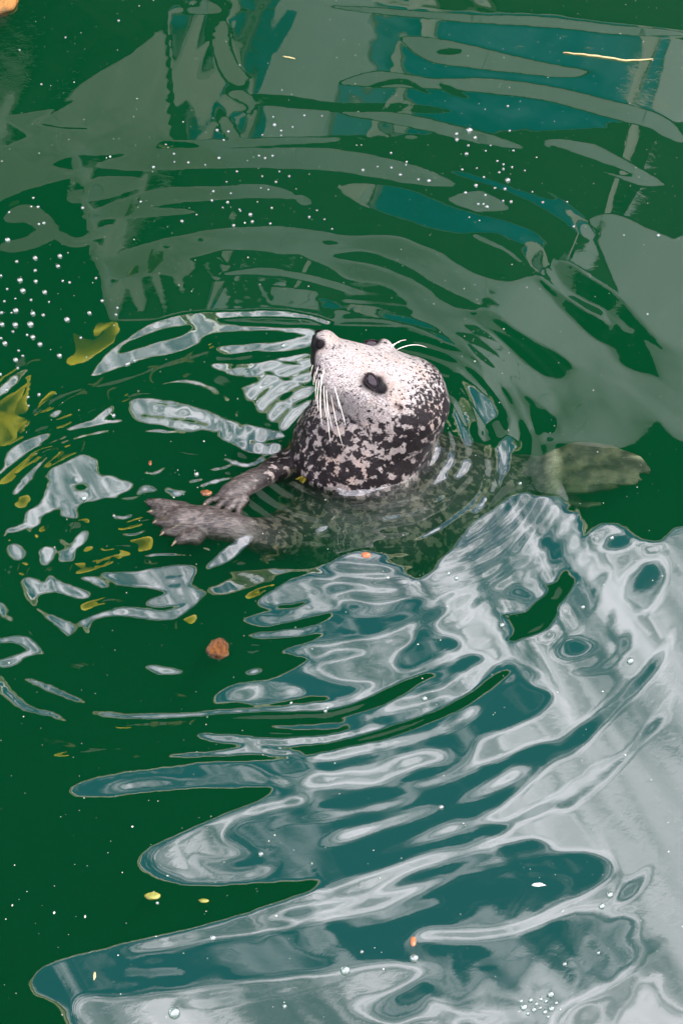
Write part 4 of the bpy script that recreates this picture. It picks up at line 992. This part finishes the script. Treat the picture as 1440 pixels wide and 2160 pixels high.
# floating scraps
def lump(px,row,r,name,mt,label,cat,sc=(1,1,.6),seed=0,zoff=0.,rough=.35,sub=3):
    bm=bmesh.new(); bmesh.ops.create_icosphere(bm,subdivisions=sub,radius=r)
    for v in bm.verts:
        n_=noise.noise(v.co*(1.6/r)+Vector((seed,seed*2,0))); n2_=noise.noise(v.co*(4.5/r)+Vector((seed,3,0)))
        v.co*=1+rough*n_+rough*.4*n2_; v.co=Vector((v.co.x*sc[0],v.co.y*sc[1],v.co.z*sc[2]))
    o=link(name,bm_mesh(bm,name,True),mt); o.location=surf_pt(px,row)+Vector((0,0,zoff)); tag(o,label,cat); return o
M['specks']=mat('foam',(.45,.5,.46),.7,.2,.2,200)
M['rust']=mat('amber_weed',(.24,.085,.008),.12,.7,.2,160,bump=.8,col2=(.05,.013,.003))
M['brown']=mat('dark_brown_bit',(.20,.07,.02),.4,.5,.2,200,col2=(.04,.015,.006))
M['orange']=mat('orange_bit',(.36,.11,.04),.4,.5,.15,200)
M['straw']=mat('straw',(.42,.36,.17),.5,.4,.15,90)
M['yellowbit']=mat('yellow_green_bit',(.20,.20,.035),.5,.4,.2,150)
M['rock']=mat('rusty_rock',(.30,.13,.03),.7,.3,.2,30,bump=.6,col2=(.07,.05,.02))
lump(460,1370,.0185,'weed_lump',M['rust'],'amber brown lump of weed floating on dark green water below the seal','debris',(1,1,.7),3,.001)
lump(435,1040,.009,'brown_scrap',M['brown'],'dark brown scrap in the ripples between the two front flippers','debris',(1.1,.8,.4),5)
lump(317,977,.004,'brown_scrap',M['brown'],'tiny dark fleck on the smooth green patch left of the seal','debris',(.8,1.6,.4),6,sub=2)
lump(772,1171,.007,'orange_scrap',M['orange'],'small orange scrap at the edge of the submerged body','debris',(1.2,.8,.5),7)
lump(871,1986,.0055,'orange_fleck',M['orange'],'small orange fleck on the teal water near the bottom','debris',(.8,1.6,.4),8,sub=2)
lump(322,1890,.0085,'weed_scrap',M['yellowbit'],'yellow green weed scrap on dark green water at the lower left','debris',(1.4,.7,.3),9)
lump(430,1900,.006,'weed_scrap',M['yellowbit'],'smaller weed scrap right of the yellow green one','debris',(1.3,.6,.3),10,sub=2)
lump(200,2058,.0035,'pale_fleck',M['straw'],'tiny pale fleck on the blue tip at the lower left','debris',(.6,1.8,.3),11,sub=2)
lump(1134,1866,.0065,'foam_scrap',M['specks'],'thin white scrap of foam inside the teal oval','debris',(1.5,.5,.12),12,sub=2)
lump(-6,2,.05,'rusty_rock',M['rock'],'rusty brown rock at the top left corner of the water','rock',(1.1,1.4,.5),13)
def twig(pts,r,name,label):
    Q=[surf_pt(*p)+Vector((0,0,r*.6)) for p in pts]
    Q=[Q[0]]+[Q[i].lerp(Q[i+1],t) for i in range(len(Q)-1) for t in (.25,.5,.75,1)]
    for i,q_ in enumerate(Q): q_.z+=r*.3*math.sin(i*2.1)
    n=len(Q); o=link(name,tube(Q,[r*(.5+.5*math.sin(math.pi*(i+.6)/(n+.4))) for i in range(n)],name,7),M['straw']); tag(o,label,'straw')
twig([(1187,112),(1230,116),(1270,121),(1320,129),(1376,126)],.0024,'straw_stalk','long yellow straw stalk floating at the upper right')
twig([(597,120),(610,122),(622,125)],.0018,'straw_piece','short pale straw piece floating near the top centre')
# specks: countless tiny motes on and just under the surface
rng=np.random.RandomState(11)
n=2200; sx=rng.uniform(-.95,.95,n); sy=rng.uniform(-1.05,1.9,n); rr=rng.gamma(1.6,.00024,n)+.00025
under=rng.rand(n)<.5
szz=hsamp(sx,sy)+np.where(under,-rng.uniform(.004,.05,n),.0003)
octv=np.array([(1,0,0),(-1,0,0),(0,1,0),(0,-1,0),(0,0,1),(0,0,-1)],float); octf=np.array([(0,2,4),(2,1,4),(1,3,4),(3,0,4),(2,0,5),(1,2,5),(3,1,5),(0,3,5)])
V=(octv[None]*(rr[:,None,None]*rng.uniform(.6,1.5,(n,1,3)))+np.stack([sx,sy,szz],1)[:,None]).reshape(-1,3)
F_=(octf[None]+6*np.arange(n)[:,None,None]).reshape(-1,3)
me=bpy.data.meshes.new('floating_specks'); me.from_pydata(V.tolist(),[],F_.tolist())
tag(link('floating_specks',me,mat('pale_speck',(.62,.66,.55),.6,.3,.1,50)),'tiny pale specks scattered over the green water','specks',kind='stuff')
print('done',time.time()-T0)
